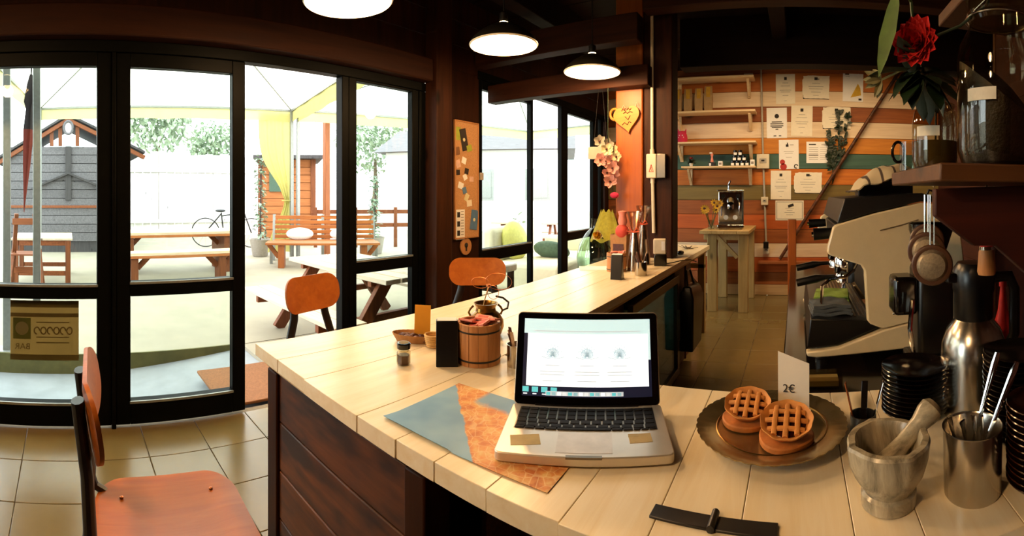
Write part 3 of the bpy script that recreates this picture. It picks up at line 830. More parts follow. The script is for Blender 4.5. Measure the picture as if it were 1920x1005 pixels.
MB().add([(.032, -.011, .0), (-.030, .001, .004), (-.02, .05, .001), (.042, .04, .001), (.032, -.010, .0012), (-.030, .002, .0052), (-.02, .051, .0022), (.042, .041, .0022)],
         [(3, 2, 1, 0), (4, 5, 6, 7), (0, 1, 5, 4), (1, 2, 6, 5), (2, 3, 7, 6), (3, 0, 4, 7)]).put('card_foot', 'paper', pc)
me = text_mesh('2\u20ac', .022, 'ink')
obj('handwriting', me, pc, 0, (-.008, -.0098, .050), (PI / 2 - .075, 0, -.19))
# iron strap lying on the near worktop
hs = T('iron_strap', 'black iron strap hinge screwed flat on the bar planks', 'hinge', (-.113, .622, ZT), math.radians(-3))
MB().box(-.088, -.006, -.0135, .0135, 0, .004).put('plate', 'black_metal', hs, .001)
MB().box(.006, .088, -.0135, .0135, 0, .004).put('plate', 'black_metal', hs, .001)
MB().tube([(0, -.017, .005), (0, .019, .005)], .0055, 12).put('knuckle', 'black_metal', hs)

# ================================================================== MORTAR, SPOONS, SAUCERS, FLASK
def marble():
    m, nt, b = new_mat('marble')
    mp = coords(nt, (1, 1, .35)); n1 = noise(nt, mp.outputs[0], 18, 6, .65, 1.6)
    r = ramp(nt, n1.outputs[0], [(.3, lin('#2f2b24')), (.42, lin('#7f7662')), (.62, lin('#b3a88e'))])
    nt.links.new(r.outputs[0], b.inputs['Base Color']); setp(b, rough=.25)
marble()
MO = Vector((.135, .668, ZT))
mo = T('marble_mortar', 'veined marble mortar with lugs on its rim', 'mortar', MO, .3)
lug = lambda a, r, z: 1 + (.07 * max(0, math.cos(4 * a)) ** 6 if z > .062 and r > .045 else 0)
MB().lathe([(.038, 0), (.041, .002), (.041, .018), (.037, .022), (.040, .027), (.052, .045), (.059, .068), (.0615, .090), (.059, .094), (.050, .094), (.047, .088), (.042, .055), (.03, .035), (.001, .03)], 64, wob=lug).put('bowl', 'marble', mo)
pe = MB().lathe([(.001, 0), (.014, .003), (.018, .012), (.015, .028), (.0125, .05), (.014, .085), (.019, .104), (.019, .116), (.012, .124), (.001, .126)], 24).put('pestle', 'marble', None, 0, MO + Vector((-.012, .004, .044)), (0, math.radians(54), math.radians(20)))
tag(pe, 'marble pestle leaning in the mortar', 'pestle')
CU = Vector((.262, .655, ZT))
cu = T('spoon_cup', 'tall steel tumbler full of teaspoons beside the mortar', 'cup', CU)
MB().lathe([(.042, 0), (.044, .003), (.0455, .098), (.047, .100), (.045, .100), (.043, .097), (.041, .005), (.001, .004)], 40).put('cup_wall', 'steel', cu)
def spoon(p, d, label, L=.135):
    d = Vector(d).normalized()
    s = T('teaspoon', label, 'spoon', p, 0, 'teaspoons in the steel tumbler')
    s.rotation_euler = d.to_track_quat('Z', 'Y').to_euler()
    MB().tube([(0, 0, .02), (0, 0, .06), (0, .001, .1), (0, .003, L - .018), (0, .004, L)], [.002, .0024, .0036, .0066, .0045], 8, flat=.5).put('handle', 'chrome', s)
    MB().ball((0, 0, .012), (.010, .0035, .016), 12, 8).put('spoon_bowl', 'chrome', s)
lab = 'short steel teaspoon down inside the tall tumbler'
for q, dd in (((-.018, -.012, .01), (.50, -.02, 1)), ((-.016, .010, .01), (.36, .02, 1)), ((.01, .01, .012), (-.16, -.05, .52)), ((.0, .015, .012), (-.2, .05, .58)), ((.012, -.01, .012), (-.05, .12, .55)), ((.005, -.012, .012), (.08, .1, .62))):
    spoon(CU + Vector(q), dd, 'bright steel teaspoon whose handle rises high above the tumbler' if q[2] == .01 else lab, .20 if q[2] == .01 else .10)
plain('saucer_black', '#0d0908', rough=.16, var=.2, bmp=0)
plain('saucer_brown', '#2e160b', rough=.18, var=.2, bmp=0)
def stack(c, r, n, dz, mt, label, group):
    h = dz * 1.6
    me = MB().lathe([(r * .55, 0), (r * .6, .001), (r * .95, h * .75), (r, h), (r * .985, h + .0012), (r * .93, h * .85), (r * .57, .0025), (.001, .0022)], 40).mesh('saucer', mt)
    for i in range(n):
        o = obj('saucer', me, None, 0, (c[0] + random.uniform(-.0012, .0012), c[1] + random.uniform(-.0012, .0012), c[2] + i * dz))
        tag(o, label.replace(' in the ', ' topmost of the ') if i == n - 1 else label, 'saucer' if 'saucer' in label else 'bowl', group)
stack((.243, .93, ZT), .069, 11, .0085, 'saucer_black', 'black glossy saucer in the pile between mortar and flask', 'pile of black saucers between mortar and flask')
stack((.405, .775, ZT), .070, 16, .0095, 'saucer_black', 'black glossy saucer in the tall pile under the shelf', 'tall pile of black saucers under the shelf')
stack((.372, .625, ZT), .062, 13, .0095, 'saucer_brown', 'dark brown glass bowl in the pile beside the spoon tumbler', 'pile of brown bowls beside the tumbler')
fk = T('vacuum_flask', 'brushed steel vacuum flask with a black top behind the saucers', 'flask', (.372, .925, ZT))
MB().lathe([(.066, 0), (.070, .004), (.071, .10), (.069, .135), (.058, .165), (.043, .183), (.040, .188)], 40).put('body', 'steel', fk)
MB().lathe([(.041, .186), (.043, .190), (.043, .24), (.046, .25), (.046, .29), (.036, .305), (.001, .307)], 32).put('lid', 'black_plastic', fk)
MB().cbox((-.047, -.0, .275), (.035, .03, .02)).put('spout', 'black_plastic', fk, .004)
MB().tube([(.045, 0, .27), (.085, 0, .27), (.098, 0, .24), (.098, 0, .14), (.075, 0, .10)], .010, 10, flat=1.3).put('handle', 'black_plastic', fk)
kn = T('cutlery_tin', 'small dark tin of knives standing behind the mortar', 'tin', (.122, .84, ZT))
MB().lathe([(.022, 0), (.024, .002), (.024, .05), (.022, .05), (.021, .004)], 24).put('tin_wall', 'black_metal', kn)
for i, (dx, dy, mt) in enumerate(((-.25, .05, 'copper'), (.05, .1, 'black_gloss'), (.3, .0, 'chrome'))):
    k = T('table_knife', ['copper coloured knife', 'black handled knife', 'bright steel fork'][i] + ' standing in the dark tin', 'knife' if i < 2 else 'fork', (.122 + .01 * (i - 1), .84, ZT + .006), 0)
    MB().beam((0, 0, 0), (dx * .09, dy * .09, .10), .012, .0022).put('handle', mt, k, .0008)
    MB().beam((0, 0, 0), (dx * .02, dy * .02, .02), .006, .002).put('blade', 'steel', k)
# ================================================================== COFFEE MACHINE
YM = 1.35
def poly_y(pts, Y): return [(q.x, q.z) for q in (gy(x, y, Y) for x, y in pts)]
def side_prism(mb, poly, y0, y1):
    # polygon in the XZ plane pushed along Y
    M = Matrix(((1, 0, 0, 0), (0, 0, 1, 0), (0, 1, 0, 0), (0, 0, 0, 1)))
    return mb.prism(poly, y0, y1, M)
em = T('espresso_machine', 'large cream sided espresso machine on the dark back counter', 'coffee machine', (0, 0, 0))
body = poly_y([(1551, 474), (1552, 462), (1562, 426), (1570, 421), (1640, 400), (1727, 380), (1775, 384), (1800, 420), (1812, 520), (1805, 590), (1790, 622), (1719, 601), (1656, 617), (1632, 608), (1627, 602), (1621, 508), (1614, 497), (1556, 479)], YM)
lower = poly_y([(1511, 660), (1540, 657), (1572, 652), (1600, 641), (1656, 619), (1719, 602), (1790, 624), (1800, 645), (1731, 648), (1600, 664), (1530, 670), (1514, 668)], YM)
for k, y in enumerate((YM, 2.02)):
    side_prism(MB(), body, y, y + .03).put('side_panel', 'cream_enamel', em, .005)
    side_prism(MB(), lower, y - .004, y + .03).put('tray_side', 'cream_enamel', em, .004)
core = poly_y([(1576, 430), (1640, 404), (1727, 386), (1770, 390), (1800, 520), (1795, 610), (1650, 600), (1640, 500), (1580, 474)], YM)
side_prism(MB(), core, YM + .03, 2.02).put('body', 'black_metal', em, .003)
hood = poly_y([(1584, 372), (1730, 362), (1790, 380), (1727, 378), (1640, 398), (1570, 419)], YM)
side_prism(MB(), hood, YM + .006, 2.045).put('cup_rail', 'black_metal', em, .003)
tray = poly_y([(1514, 656), (1520, 600), (1640, 602), (1650, 616), (1572, 650)], YM)
side_prism(MB(), tray, YM + .012, 2.02).put('drip_tray', 'black_plastic', em, .003)
g0 = gy(1532, 600, YM + .03)
for i in range(12): MB().box(g0.x + .01 + i * .013, g0.x + .016 + i * .013, YM + .05, 2.0, g0.z, g0.z + .005).put('grate_bar', 'steel', em)
for yy in (YM + .19, YM + .5):
    b = gy(1600, 520, YM); cx = b.x
    MB().lathe([(.033, -.045), (.036, -.04), (.036, .0), (.03, .01)], 24, (cx - .005, yy, b.z + .03)).put('group_head', 'chrome', em)
    MB().lathe([(.03, -.03), (.033, -.028), (.033, -.006), (.03, 0)], 24, (cx - .005, yy, b.z - .018)).put('filter_basket', 'chrome', em)
    MB().tube([(cx - .03, yy, b.z - .03), (cx - .07, yy, b.z - .032), (cx - .10, yy, b.z - .036), (cx - .165, yy, b.z - .05)], [.007, .008, .014, .013], 10).put('portafilter_handle', 'black_plastic', em)
    MB().tube([(cx - .01, yy - .012, b.z - .045), (cx - .012, yy - .02, b.z - .066)], .006, 8).put('spout', 'chrome', em)
sw = gy(1592, 500, YM + .09)
MB().tube([(sw.x + .03, YM + .09, sw.z + .02), (sw.x + .01, YM + .085, sw.z - .015), (sw.x - .01, YM + .08, sw.z - .03), (sw.x - .06, YM + .075, sw.z - .035), (sw.x - .085, YM + .07, sw.z - .055), (sw.x - .088, YM + .07, sw.z - .15)], .0055, 8).put('steam_wand', 'chrome', em)
for yy in (YM + .06, YM + .58):
    q = gy(1556, 433, YM + .06)
    MB().tube([(q.x + .02, yy, q.z - .005), (q.x - .05, yy, q.z - .01)], [.016, .019], 14).put('steam_knob', 'black_plastic', em)
    MB().tube([(q.x - .05, yy, q.z - .01), (q.x - .056, yy, q.z - .0105)], .008, 10).put('knob_cap', 'chrome', em)
ln = [gy(x, y, YM) for x, y in ((1650, 432), (1690, 422), (1722, 412))]
MB().tube([(p_.x, YM - .001, p_.z) for p_ in ln], .002, 6).put('embossed_line', 'sticker_dark', em)
rv = gy(1676, 588, YM); MB().ball((rv.x, YM, rv.z), (.004, .002, .004), 8, 6).put('rivet', 'chrome', em)
ft = gy(1640, 668, YM)
for (fx, fy) in ((.08, YM + .08), (.42, YM + .08), (.08, 1.96), (.42, 1.96)): MB().lathe([(.02, 0), (.022, .004), (.018, .06)], 14, (fx, fy, .70)).put('foot', 'black_metal', em)
# cloths on the drip tray
plain('cloth_green', '#7f9a3c', rough=.95, var=.15, scale=90, bmp=.3)
plain('cloth_grey', '#4a4f50', rough=.95, var=.15, scale=90, bmp=.3)
def folded(name, label, c, w, d, h, mt, rz=0, seed=0):
    random.seed(seed)
    o = T(name, label, 'cloth', c, rz)
    for k in range(3):
        MB().grid(lambda u, v: ((u - .5) * w * (1 - .04 * k), (v - .5) * d * (1 - .03 * k), h * (k + 1) / 3 + .003 * math.sin(u * 9 + k + seed) * math.sin(v * 7 + seed) - .25 * h / 3 * (abs(u - .5) * 2) ** 6), 12, 8, h / 3 * .8).put('fold', mt, o)
    return o
zt_ = g0.z + .006
folded('bar_cloth', 'folded grey bar cloth on the coffee machine drip tray', (.105, YM + .10, zt_), .125, .11, .034, 'cloth_grey', .1, 1)
folded('bar_cloth', 'folded green bar cloth on the coffee machine drip tray', (.125, YM + .29, zt_), .125, .15, .022, 'cloth_green', -.1, 2)
# striped cloth over the cups on top
def striped():
    m, nt, b = new_mat('striped_cloth')
    tc = nt.nodes.new('ShaderNodeTexCoord'); w = nt.nodes.new('ShaderNodeTexWave'); w.inputs['Scale'].default_value = 7.5; w.inputs['Distortion'].default_value = .6; w.bands_direction = 'X'
    nt.links.new(tc.outputs['Object'], w.inputs['Vector'])
    r = ramp(nt, w.outputs[0], [(.04, lin('#4a3a2c')), (.12, lin('#c9b48c'))])
    nt.links.new(r.outputs[0], b.inputs['Base Color']); setp(b, rough=.9)
striped()
hz = gy(1670, 366, YM + .1).z
sc0 = gy(1672, 360, YM + .12)
sc1 = T('striped_cloth', 'cream striped cloth draped over cups on the coffee machine', 'cloth', (sc0.x, YM + .2, hz))
MB().grid(lambda u, v: ((u - .5) * .25, (v - .5) * .30, .016 + .085 * (max(0, 1 - (2 * u - 1.15) ** 2 * .9)) ** .7 * (1 - abs(2 * v - 1) ** 4 * .6) + .006 * math.sin(u * 17) * math.cos(v * 9)), 22, 14, .004).put('drape', 'striped_cloth', sc1)
gls = MB()
for i in range(4):
    q = gy(1686 + i * 12, 300, YM + .38)
    g_ = MB().lathe([(.012, 0), (.013, .002), (.0145, .05), (.0135, .05), (.012, .004)], 16).put('small_glass', 'jar_glass', None, 0, (q.x, YM + .40, hz + .055))
    tag(g_, 'small clear glass in the row on top of the coffee machine', 'glass', 'glasses on the coffee machine')
stb = MB().box(.23, .44, YM + .36, YM + .46, hz - .005, hz + .054).put('glass_tray', 'black_metal', None, .004)
tag(stb, 'dark tray of small glasses on top of the coffee machine', 'tray')
# grinder and the clear box under the machine
gr = T('coffee_grinder', 'black coffee grinder standing in front of the coffee machine', 'grinder', (.345, 1.155, .75))
MB().box(-.06, .06, -.07, .07, 0, .04).put('base', 'black_plastic', gr, .008)
MB().box(-.045, .05, -.045, .06, .04, .27).put('body', 'black_plastic', gr, .012)
MB().box(-.105, -.045, -.04, .04, .15, .245).put('dosing_chamber', 'black_gloss', gr, .01)
MB().lathe([(.03, .27), (.035, .29), (.058, .36), (.058, .375), (.05, .38)], 28).put('hopper', 'bezel', gr)
MB().tube([(-.06, -.05, .06), (-.075, -.075, .13), (-.07, -.08, .20)], .006, 8).put('lever', 'chrome', gr)
gst = MB().box(.27, .43, 1.062, 1.158, .0, .749).put('grinder_stand', 'black_metal', None, .004)
tag(gst, 'black pedestal carrying the coffee grinder behind the bar', 'stand')
thin_glass('plastic_clear', '#e6dfcf', .6, .1)
cb = T('plastic_box', 'clear plastic box on the counter below the coffee machine', 'box', (.06, 1.22, .70))
MB().box(-.06, .06, -.03, .03, 0, .004).put('bottom', 'plastic_clear', cb)
for a in ((-.06, -.057, -.03, .03), (.057, .06, -.03, .03), (-.057, .057, -.03, -.027), (-.057, .057, .027, .03)): MB().box(*a, .004, .03).put('box_side', 'plastic_clear', cb)
MB().box(-.05, .05, -.024, .024, .005, .018).put('contents', 'plank_olive', cb)

# ================================================================== SHELF WITH JARS, AT THE RIGHT
ZS = 1.244
sh = T('jar_shelf', 'wooden shelf on dark gussets carrying jars and the flower', 'shelf', (0, 0, 0))
MB().box(.192, .655, .60, .92, ZS - .026, ZS).put('board', 'shelf_dark', sh, .003)
def gus(Y, t):
    pts = poly_y([(1754, 354), (1754, 405), (1790, 433), (1828, 461), (1868, 461), (1925, 512), (1990, 560), (1990, 340)], Y)
    pts = [(min(x, .655), min(z, ZS - .027)) for x, z in pts]
    side_prism(MB(), pts, Y, Y + t).put('gusset', 'gusset_wood', sh, .002)
gus(.64, .018); gus(.88, .018)
# bottom back board on the wall
thin_glass('big_jar_glass', '#dcd6c2', .5)
plain('coffee_beans', '#1c0f08', rough=.45, var=.5, scale=120, bmp=.6)
plain('jar_label', '#d8d2be', rough=.7)
J1 = Vector((.335, .72, ZS))
bj = T('bean_jar', 'big glass preserving jar half full of dark coffee beans on the shelf', 'jar', J1)
MB().lathe([(.045, 0), (.062, .006), (.070, .03), (.071, .18), (.068, .205), (.052, .235), (.050, .245), (.054, .250), (.050, .256), (.054, .262), (.052, .285)], 44).put('glass', 'big_jar_glass', bj)
MB().grid(lambda u, v: ((.066 * math.sqrt(u)) * math.cos(2 * PI * v), (.066 * math.sqrt(u)) * math.sin(2 * PI * v), .13 + .055 * math.cos(2 * PI * v + .6) * math.sqrt(u) * -1 + .03 * (1 - u)), 6, 30).put('beans_top', 'coffee_beans', bj, kind='stuff')
vs = []; n = 40
prof = [(.045, .004), (.060, .010), (.0665, .03)]
mb = MB()
ringz = lambda j: .13 - .055 * math.cos(2 * PI * j / n + .6)
V = [(r * math.cos(2 * PI * j / n), r * math.sin(2 * PI * j / n), z) for r, z in prof for j in range(n)] + [(.0665 * math.cos(2 * PI * j / n), .0665 * math.sin(2 * PI * j / n), ringz(j)) for j in range(n)]
F = [(k * n + j, k * n + (j + 1) % n, (k + 1) * n + (j + 1) % n, (k + 1) * n + j) for k in range(3) for j in range(n)]
mb.add(V, F).put('beans', 'coffee_beans', bj, kind='stuff')
MB().tube([(.056 * math.cos(a * PI / 12), .056 * math.sin(a * PI / 12), .252) for a in range(24)], .0018, 6, True).put('wire_clip', 'steel', bj)
MB().lathe([(.056, .286), (.057, .29), (.057, .30), (.04, .306), (.001, .308)], 36).put('lid', 'jar_glass', bj)
def jar_lab(par, r, z0, z1, a0, a1, mt='jar_label', name='label'):
    m_ = 8
    vs = []
    for e in (0, .0008):
        for i in range(m_ + 1):
            a = a0 + (a1 - a0) * i / m_
            for z in (z0, z1): vs.append(((r + e) * math.cos(a), (r + e) * math.sin(a), z))
    W = 2 * (m_ + 1)
    fs = [(2 * i, 2 * i + 2, 2 * i + 3, 2 * i + 1) for i in range(m_)] + [(W + 2 * i, W + 2 * i + 1, W + 2 * i + 3, W + 2 * i + 2) for i in range(m_)]
    return MB().add(vs, fs).put(name, mt, par)
jar_lab(bj, .0715, .105, .125, -2.75, -2.05)
J2 = Vector((.258, .835, ZS))
vj = T('flower_jar', 'narrow glass jar of water holding the red flower, beside the bean jar', 'vase', J2)
MB().lathe([(.03, 0), (.040, .005), (.044, .02), (.044, .09), (.040, .11), (.036, .118), (.038, .124)], 36).put('glass', 'big_jar_glass', vj)
MB().lathe([(.028, .004), (.038, .008), (.0415, .02), (.0415, .055), (.001, .055)], 32).put('water', 'water_amber', vj)
jar_lab(vj, .0445, .062, .08, -2.7, -1.7)
mg = T('black_mug', 'small jar with a black ring handle behind the flower jar', 'mug', (.222, .895, ZS))
MB().lathe([(.016, 0), (.019, .003), (.019, .06), (.017, .06), (.016, .004)], 24).put('mug_wall', 'jar_glass', mg)
MB().tube([(-.022 + -.012 * math.cos(a * PI / 10), 0, .04 + .02 * math.sin(a * PI / 10)) for a in range(20)], .003, 8, True).put('handle', 'black_gloss', mg)
# red flower
plain('petal_red', '#c4201c', rough=.6, var=.25)
plain('leaf_dark', '#12240c', rough=.5, var=.3)
plain('leaf_green', '#41581a', rough=.45, var=.25)
plain('leaf_pale', '#8a8458', rough=.6, var=.2)
fw = T('red_flower', 'red carnation with dark leaves standing in the narrow jar', 'flower', J2 + Vector((0, 0, .01)))
hc = gd(1722, 82, .78) - (J2 + Vector((0, 0, .01)))
MB().tube([(0, 0, 0), (-.002, -.01, .1), hc * .75 + Vector((0, 0, .01)), hc], [.002, .002, .003, .004], 8).put('stem', 'leaf_dark', fw)
random.seed(21)
axis = Vector((-.35, -.55, -.05)).normalized()
u_ = axis.cross(Vector((0, 0, 1))).normalized(); w_ = axis.cross(u_)
for ringi, (cnt, open_, L) in enumerate(((14, 1.15, .048), (12, .85, .044), (10, .55, .040), (6, .25, .034))):
    for i in range(cnt):
        a = 2 * PI * i / cnt + ringi * .3 + random.uniform(-.1, .1)
        d = axis * math.cos(open_) + (u_ * math.cos(a) + w_ * math.sin(a)) * math.sin(open_)
        MB().leaf(hc - axis * .004, d, axis, L * random.uniform(.9, 1.1), .034, .3, -.1).put('petal', 'petal_red', fw)
for i in range(26):
    d = Vector((random.uniform(-1, .9), random.uniform(-.6, .4), random.uniform(-.6, .15)))
    MB().leaf(hc + Vector((random.uniform(-.01, .02), .01, -.035 - random.random() * .03)), d, (0, 0, 1), random.uniform(.06, .085), .034, .1, .25).put('leaf', 'leaf_dark', fw)
tl0 = gd(1683, -30, .74) - (J2 + Vector((0, 0, .01))); tl1 = gd(1664, 150, .74) - (J2 + Vector((0, 0, .01)))
MB().leaf(tl0, tl1 - tl0, (-1, -.6, 0), (tl1 - tl0).length, .040, .12, -.12).put('leaf', 'leaf_green', fw)
MB().tube([hc + Vector((.0, .01, -.03)), (tl0 + hc) / 2 + Vector((.01, .02, .03)), tl0], .003, 8).put('stem', 'leaf_green', fw)
pw = gd(1640, 160, .80) - (J2 + Vector((0, 0, .01)))
for i in range(7): MB().leaf(pw + Vector((.012, 0, .01)), (random.uniform(-1, -.1), random.uniform(-.4, .3), random.uniform(-1, .5)), (0, -1, 0), .032, .012, .2, .2).put('leaf', 'leaf_pale', fw)
MB().tube([hc + Vector((0, .01, -.03)), pw + Vector((.012, 0, .01))], .002, 6).put('stem', 'leaf_pale', fw)
MB().tube([hc, gd(1800, 60, .78) - J2, gd(1850, 20, .76) - J2, gd(1870, -30, .74) - J2], .0028, 8).put('stem', 'leaf_dark', fw)
# strainers on hooks
plain('mesh_tin', '#9a8c74', rough=.5, metal=.7, var=.25, scale=300)
plain('strainer_wood', '#4a2c18', rough=.4, var=.15)
for i, (x, y, d) in enumerate(((1748, 497, .70), (1737, 470, .765), (1738, 452, .83))):
    p = gd(x, y, d)
    s = T('tea_strainer', 'round tea strainer with a dark rim hanging from the shelf edge', 'strainer', p, math.radians(-15), 'strainers hanging from the shelf edge')
    R = .0255
    Mx = Euler((PI / 2, 0, 0)).to_matrix().to_4x4()
    r_ = MB(); r_.tube([(R * math.cos(a * PI / 16), 0, R * math.sin(a * PI / 16)) for a in range(32)], .004, 8, True, 1.5); r_.put('rim', 'strainer_wood', s)
    MB().lathe([(R, 0), (R * .98, .002), (R * .75, .010), (.001, .013)], 28, M=Mx).put('mesh_dome', 'mesh_tin', s)
    zt2 = (ZS - .04) - p.z
    for sx in (-.003, .003): MB().tube([(sx, 0, R), (sx, 0, zt2 - .004)], .0011, 6).put('handle_wire', 'chrome', s)
    MB().tube([(0, .0, zt2 - .005), (.004, 0, zt2 + .004), (.010, .0, zt2 + .002)], .0018, 6).put('hook', 'black_metal', s)
hb = T('dish_brush', 'turned wooden brush handle with steel band hanging under the shelf', 'brush', gd(1850, 485, .82))
MB().lathe([(.015, -.028), (.017, -.022), (.0145, .012), (.013, .016)], 20).put('grip', 'barrel_wood', hb)
MB().lathe([(.0135, .016), (.0135, .022)], 20).put('band', 'chrome', hb)
MB().lathe([(.012, .022), (.013, .026), (.010, .034)], 16).put('cap', 'petal_red', hb)
MB().tube([(0, 0, .032), (0, 0, ZS - .027 - hb.location.z)], .0015, 6).put('cord', 'black_metal', hb)
rb = T('red_bottle', 'slim red squeeze bottle beside the vacuum flask', 'bottle', (.47, .985, ZT))
MB().lathe([(.018, 0), (.020, .004), (.020, .15), (.012, .18), (.008, .215), (.006, .235)], 24).put('body', 'petal_red', rb)
MB().lathe([(.009, .235), (.009, .25), (.004, .27)], 16).put('nozzle', 'petal_red', rb)
us = T('upper_shelf', 'pine shelf board high above the jars', 'shelf', (0, 0, 0))
MB().box(.30, .655, .62, .95, 1.56, 1.585).put('board', 'shelf_dark', us, .003)
MB().box(.63, .655, .62, .64, 1.50, 1.56).put('bracket', 'shelf_dark', us, .003)

# ================================================================== THE BOARD WALL AND WHAT HANGS ON IT
YP = YB - .021
def bar_on_wall(x0, x1, y0, y1, Y, mt, name, parent, t=.004):
    a = gy(x0, y1, Y); b = gy(x1, y0, Y)
    return MB().box(a.x, b.x, Y - t, Y, a.z, b.z).put(name, mt, parent)
plain('print_red', '#b5322a', rough=.7)
plain('print_yellow', '#d0a524', rough=.7)
papers = [
 (1455, 1491, 139, 195, 'portrait', 'paper', 'tall cream certificate with a dark crest, top row'),
 (1504, 1555, 142, 185, 'landscape', 'paper', 'wide cream certificate with torn edges, top row'),
 (1580, 1618, 131, 190, 'lemon', 'paper_white', 'white notice with a yellow wedge, beside the flower'),
 (1438, 1476, 202, 259, 'seal', 'paper_white', 'white notice with a round dark seal, beside the conduit'),
 (1483, 1523, 198, 255, 'portrait', 'paper', 'tall cream certificate with a dark crest, second row'),
 (1541, 1595, 201, 241, 'landscape', 'paper', 'wide cream certificate behind the dried sprig'),
 (1461, 1498, 262, 317, 'red', 'paper_white', 'white notice with red discs on the teal board'),
 (1512, 1563, 266, 306, 'table', 'paper_white', 'wide white notice with grey lines on the teal board'),
 (1445, 1483, 320, 374, 'portrait', 'paper', 'tall cream certificate with a dark crest, below the teal board'),
 (1488, 1541, 323, 362, 'landscape', 'paper', 'wide cream certificate with torn edges, below the teal board'),
 (1454, 1507, 376, 413, 'frame', 'paper', 'framed cream certificate with a grey border, lowest on the wall'),
]
for x0, x1, y0, y1, k, mt, lab in papers:
    a = gy(x0, y1, YP); b = gy(x1, y0, YP); w = b.x - a.x; h = b.z - a.z
    P = T('certificate' if mt == 'paper' else 'notice', lab, 'certificate' if mt == 'paper' else 'notice', (a.x + w / 2, YP, a.z), 0, None, (0, random.uniform(-.015, .015), 0))
    def ln(cx, cz, lw, lh, m_='ink_grey', nm='print'): MB().box((cx - lw / 2) * w, (cx + lw / 2) * w, -.0052, -.0040, (cz - lh / 2) * h, (cz + lh / 2) * h).put(nm, m_, P)
    if k == 'landscape':
        n_ = 40; random.seed(x0)
        out = []
        for i in range(n_):
            t = i / n_ * 4; s_ = int(t); f = t - s_
            q = [(-.5 + f, 0), (.5, f), (.5 - f, 1), (-.5, 1 - f)][s_]
            e = random.uniform(0, .03)
            cx = .06 if i in (0, 30, 31, 39, 29) else 0
            out.append((q[0] * w * (1 - e - cx), (.5 + (q[1] - .5) * (1 - e - cx)) * h))
        MB().prism(out, -.004, 0, Matrix(((1, 0, 0, 0), (0, 0, 1, 0), (0, 1, 0, 0), (0, 0, 0, 1)))).put('sheet', mt, P, smooth=0)
        MB().box(-w * .47, w * .49, -.0006, .0004, -.02 * h, .5 * h).put('backing', 'ink', P)
        ln(0, .86, .12, .12, 'ink'); ln(.08, .84, .08, .06, 'ink_grey')
        for cz, lw in ((.66, .3), (.52, .55), (.42, .5), (.28, .35), (.14, .2)): ln(0, cz, lw, .015)
    else:
        MB().box(-w / 2, w / 2, -.004, 0, 0, h).put('sheet', mt, P)
        if k == 'portrait':
            ln(0, .85, .14, .10, 'ink'); 
            for cz, lw in ((.70, .3), (.60, .5), (.46, .6), (.40, .5), (.28, .3), (.1, .12)): ln(0, cz, lw, .012)
        elif k == 'lemon':
            ln(-.3, .87, .2, .09, 'ink'); ln(-.28, .78, .2, .012); ln(.35, .07, .15, .06, 'ink')
            MB().prism([(-.12 * w, .12 * h), (.4 * w, .2 * h), (.36 * w, .42 * h), (.24 * w, .56 * h)], -.0055, -.0042, Matrix(((1, 0, 0, 0), (0, 0, 1, 0), (0, 1, 0, 0), (0, 0, 0, 1)))).put('wedge_print', 'print_yellow', P)
        elif k == 'seal':
            MB().lathe([(.11 * w, -.0052), (.11 * w, -.0042)], 24, M=Matrix.Translation((0, 0, .72 * h)) @ Matrix(((1, 0, 0, 0), (0, 0, 1, 0), (0, 1, 0, 0), (0, 0, 0, 1)))).put('seal_print', 'ink', P)
            for cz, lw in ((.53, .5), (.47, .64), (.40, .64), (.35, .5), (.29, .14)): ln(0, cz, lw, .028, 'ink')
            ln(-.1, .07, .14, .03, 'ink'); ln(.15, .07, .12, .03, 'ink')
        elif k == 'red':
            for (cx, cz, r) in ((-.33, .24, .13), (-.28, .08, .17)): MB().lathe([(r * w, -.0052), (r * w, -.0042)], 24, M=Matrix.Translation((cx * w, 0, cz * h)) @ Matrix(((1, 0, 0, 0), (0, 0, 1, 0), (0, 1, 0, 0), (0, 0, 0, 1)))).put('disc_print', 'print_red', P)
            MB().tube([((.36 + .09 * math.cos(a * .3)) * w, -.0048, (.09 + .06 * math.sin(a * .3)) * h) for a in range(1, 18)], .006, 6).put('mark_print', 'ink', P)
            ln(-.08, .80, .14, .08, 'ink'); ln(-.06, .86, .05, .08, 'ink'); ln(.15, .82, .2, .015)
            for cz, lw in ((.6, .5), (.54, .4), (.4, .3)): ln(0, cz, lw, .012)
        elif k == 'table':
            ln(-.28, .87, .26, .05, 'ink'); ln(.2, .86, .3, .02)
            for i in range(7): ln(-.24, .72 - i * .09, .34, .02); ln(.2, .72 - i * .09, .4, .014)
            ln(-.24, .38, .36, .03, 'ink')
        elif k == 'frame':
            for q in ((0, .93, .92, .03), (0, .07, .92, .03), (-.45, .5, .02, .86), (.45, .5, .02, .86)): ln(*q, 'ink_grey', 'border_print')
            MB().beam((-.05 * w, -.0046, .70 * h), (.14 * w, -.0046, .80 * h), .006, .03).put('feather_print', 'ink', P)
            for cz, lw in ((.6, .3), (.5, .2), (.4, .36), (.28, .24)): ln(0, cz, lw, .014)
# white clips along the top board
for x0, x1, y in ((1395, 1412, 139), (1436, 1472, 134), (1486, 1524, 129.5), (1543, 1578, 126), (1612, 1645, 123)):
    o = bar_on_wall(x0, x1, y - 2, y + 2, YP, 'paper_white', 'paper_strip', None, .006)
    tag(o, 'white paper strip along the top board of the wall', 'paper strip', 'paper strips on the top board')
